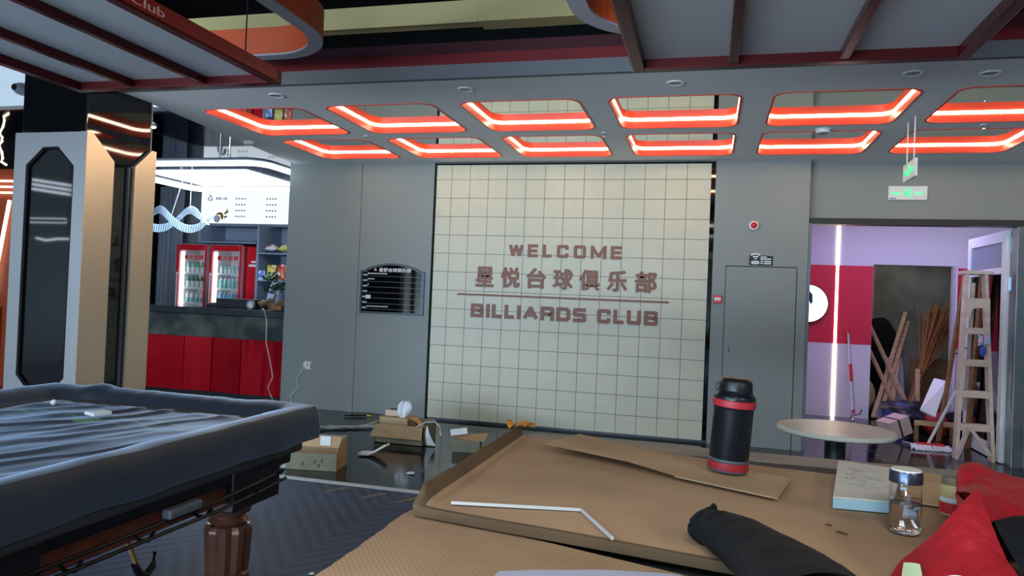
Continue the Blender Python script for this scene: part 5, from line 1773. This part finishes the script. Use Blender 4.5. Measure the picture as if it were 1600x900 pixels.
def board(a, b, w, d):
    mb = MB()
    a, b = Vector(a), Vector(b)
    mb.plate([a + Vector((-w / 2, -d / 2, 0)), a + Vector((w / 2, -d / 2, 0)), b + Vector((w / 2, -d / 2, 0)), b + Vector((-w / 2, -d / 2, 0))], .0001)
    mb.bm.clear()
    P = [p + Vector((sx * w / 2, sy * d / 2, 0)) for p in (a, b) for sy in (-1, 1) for sx in (-1, 1)]
    V = [mb.bm.verts.new(p) for p in P]
    for q in ((0, 1, 3, 2), (4, 6, 7, 5), (0, 4, 5, 1), (2, 3, 7, 6), (0, 2, 6, 4), (1, 5, 7, 3)):
        mb._f([V[i] for i in q])
    return mb


board(fl0, fl1, .028, .10).build('front_rail', M['palewood'], t, bevel=.002)
board(fr0, fr1, .030, .10).build('front_rail', M['palewood'], t, bevel=.002)
board((2.27, 8.30, 0), (2.365, 7.95, 1.70), .028, .07).build('rear_leg', M['oldwood'], t, bevel=.002)
board((2.532, 8.30, 0), (2.512, 7.95, 1.70), .030, .09).build('rear_leg', M['oldwood'], t, bevel=.002)
MB().box(2.315, 2.548, 7.80, 8.02, 1.702, 1.735).build('top_cap', M['palewood'], t, bevel=.003)
for z in (.29, .59, .875, 1.17):
    k = z / 1.7
    l, r = fl0.lerp(fl1, k), fr0.lerp(fr1, k)
    MB().box(l.x + .012, r.x - .012, l.y - .055, l.y + .04, z - .03, z + .03).build('rung', M['palewood'], t, bevel=.002)
l, r = fl0.lerp(fl1, .84), fr0.lerp(fr1, .84)
MB().prism([(l.x - .01, 1.30), (l.x + .03, 1.30), (l.x + .045, 1.375), (l.x + .09, 1.385), (r.x - .045, 1.385), (r.x - .03, 1.32), (r.x + .0, 1.26), (r.x + .018, 1.26), (r.x + .012, 1.475), (l.x - .005, 1.475)], wallfn(7.765), .0, .018).build('shaped_plate', M['palewood'], t)
MB().beam((2.40, 7.83, 1.62), (2.37, 7.86, .42), .022, .03).build('centre_slat', M['palewood'], t)
MB().beam((2.235, 7.575, .03), (2.325, 7.60, .29), .03, .03).build('brace', M['palewood'], t)
MB().beam((2.50, 7.575, .06), (2.34, 7.60, .29), .03, .03).build('brace', M['palewood'], t)
tag(MB().grid(lambda u, v: Vector((2.41 + .10 * u, 7.70 + .012 * nz(u * 6, v * 6), 1.135 - .10 * v * (1 - .3 * u) + .008 * nz(u * 5, v * 9))), 12, 12, .004).build('pink_rag', art_mat('rag_print', (226, 190, 210), [(160, 196, 220), (230, 120, 150)], 14), smooth=60), 'pink and blue rag hanging from a rung of the wooden ladder', 'cloth')
tag(MB().ball((2.44, 7.66, .99), .05, .55, .3, 1.0).tube([(2.44, 7.66, 1.03), (2.445, 7.665, 1.13)], .004, 6).build('blue_scraper', M['blueplastic'], smooth=60), 'blue plastic scraper hanging inside the wooden ladder', 'tool')
# tall old board behind the ladder
tag(MB().beam((2.70, 8.62, 0), (2.70, 8.75, 1.62), .09, .03).build('old_board', M['oldwood']), 'tall brown old board standing upright right behind the ladder', 'board')

# store room clutter
def plank(a, b, w, th, m, label, roll=0):
    tag(MB().beam(a, b, w, th, roll).build('plank', m), label, 'plank', 'planks leaning in the store room')


plank((2.46, 9.95, .02), (1.98, 10.55, 1.27), .045, .03, M['pine'], 'pale plank crossing on top from upper left, longer one')
plank((2.33, 10.00, .02), (1.93, 10.5, 1.05), .04, .03, M['pine'], 'pale plank crossing from upper left, just under the longer one')
plank((2.00, 9.93, .02), (2.55, 10.9, 1.32), .05, .03, M['pine'], 'slanting plank rising right, leftmost foot beside door edge')
plank((2.08, 9.96, .02), (2.58, 10.9, 1.20), .05, .03, M['pine'], 'slanting plank rising right, second foot from door edge')
plank((2.20, 9.98, .02), (2.48, 10.8, 1.05), .055, .03, M['pine'], 'slanting plank rising right, third foot from door edge')
plank((2.44, 10.2, .02), (2.98, 11.2, 1.05), .10, .03, M['oldwood'], 'broad brown plank beside the straw broom')
plank((2.53, 10.1, .02), (2.55, 10.25, .62), .05, .03, M['pine'], 'short upright pale plank below straw broom')
t = thing('straw_broom', 'large straw broom leaning in the store room corner', 'broom', (2.55, 10.3, 0))
MB().tube([(2.46, 10.25, .05), (2.70, 10.6, .62)], .018, 8).build('stick', M['pine'], t, smooth=40)
bw = MB()
random.seed(21)
for k in range(90):
    s0 = Vector((2.66 + random.uniform(-.03, .03), 10.55 + random.uniform(-.03, .03), .55 + random.uniform(-.03, .03)))
    e = Vector((3.02 + random.gauss(0, .13), 11.1 + random.gauss(0, .1), 1.32 + random.gauss(0, .12)))
    bw.beam(s0, e, .010, .006)
x_ = bw.build('bristles', M['straw'], t)
x_['kind'] = 'stuff'
bbg = MB()


def lump(c, sx, sy, sz, sd, w=.12):
    def fn(u, v):
        a, b_ = 2 * math.pi * u, math.pi * (v * .98 + .01)
        k = 1 + w * nz(math.cos(a) * math.sin(b_) * 2 + sd, math.sin(a) * math.sin(b_) * 2, math.cos(b_) * 2) + w * .5 * nz(math.cos(a) * 5 + sd, math.sin(a) * 5, math.cos(b_) * 5)
        return Vector((c[0] + sx * math.cos(a) * math.sin(b_) * k, c[1] + sy * math.sin(a) * math.sin(b_) * k, max(c[2] + sz * math.cos(b_) * k, .004)))
    return MB().grid(fn, 36, 20)


tag(lump((2.26, 11.2, .66), .32, .20, .56, 3).build('black_sack', M['blackcloth'], smooth=60), 'big black sack standing behind the crossed planks', 'sack')
tag(lump((1.93, 10.35, .24), .16, .14, .26, 8).build('yellow_sack', M['tanbox'], smooth=60), 'dull yellow sack at left inside the store room', 'sack')
tag(MB().plate([(2.26, 10.55, .06), (2.50, 10.55, .06), (2.50, 10.78, .72), (2.30, 10.78, .72)], .02).build('grey_board', mat('grey_board', (176, 176, 186), .6)), 'grey board leaning behind the crossed planks', 'board')
tag(MB().plate([(2.66, 10.95, .02), (3.16, 10.95, .02), (3.16, 11.15, .72), (2.68, 11.15, .70)], .02).build('leaning_board', M['oldwood']), 'brown panel leaning under the straw broom', 'board')
tag(lump((2.20, 9.30, .12), .29, .28, .20, 14, .25).build('printed_sack', M['tarp'], smooth=60), 'dark crumpled sack with blue print on the corridor floor', 'sack')
tag(lump((2.80, 9.2, .10), .24, .22, .16, 31, .2).build('dark_tarp', M['blackcloth'], smooth=60), 'black crumpled tarp behind the mop on corridor floor', 'tarp')
tag(lump((2.42, 8.92, .12), .12, .1, .13, 41, .2).build('red_cloth', M['redbag'], smooth=60), 'dark red cloth heap beside the white foam sheet', 'cloth')
tag(MB().plate([(2.14, 8.45, .33), (2.27, 8.40, .27), (2.44, 8.66, .62), (2.33, 8.72, .64)], .03).build('white_foam_sheet', M['white'], bevel=.003), 'white foam sheet tilted against the ladder above the sacks', 'foam sheet')
R = Matrix.Translation((1.93, 8.42, .02)) @ Matrix.Rotation(.5, 4, 'Z') @ Matrix.Rotation(-.35, 4, 'Y')
t = thing('pale_carton', 'tilted pale carton with a dark strap before the sacks', 'box', (1.98, 8.42, 0))
MB().box(-.12, .12, -.10, .10, .035, .22, R).build('walls', mat('pale_carton', (206, 180, 172), .7), t, bevel=.003)
MB().box(-.02, .0, -.102, .102, .034, .222, R).build('strap', M['trimdark'], t)
t = thing('wooden_frame', 'low wooden frame lying on corridor floor behind the mop', 'frame', (2.25, 8.3, 0))
MB().box(2.09, 2.46, 8.42, 8.46, .17, .215).build('top_bar', M['pine'], t)
MB().box(2.09, 2.125, 8.42, 8.46, .0, .17).build('post', M['oldwood'], t)
MB().box(2.42, 2.455, 8.42, 8.46, .0, .17).build('post', M['oldwood'], t)
t = thing('mop', 'white handled mop leaning on the ladder, fringed head on floor', 'mop', (2.15, 8.02, 0))
MB().tube([(2.115, 8.02, .06), (2.275, 7.80, .60)], .014, 10).build('handle', M['white'], t, smooth=40)
MB().box(2.0, 2.25, 7.98, 8.05, .035, .055).build('head_bar', M['callred'], t, bevel=.004)
fb = MB()
random.seed(9)
for k in range(80):
    x = 1.96 + .33 * k / 79
    y = 8.01 + random.uniform(-.03, .03)
    fb.tube([(x, y, .04), (x + random.uniform(-.02, .02), y - .05, .028), (x + random.uniform(-.03, .03), y - .09 - random.uniform(0, .03), .008)], .007, 5)
f_ = fb.build('fringe', M['whitepaper'], t, smooth=60)
f_['kind'] = 'stuff'
tag(MB().tube([(1.95, 8.3, .01), (2.02, 8.2, .012), (1.98, 8.14, .01), (2.06, 8.17, .012), (2.12, 8.20, .01)], .005, 6).build('loose_cable', M['white'], smooth=60), 'thin white cord curling on the floor by the mop head', 'cord')
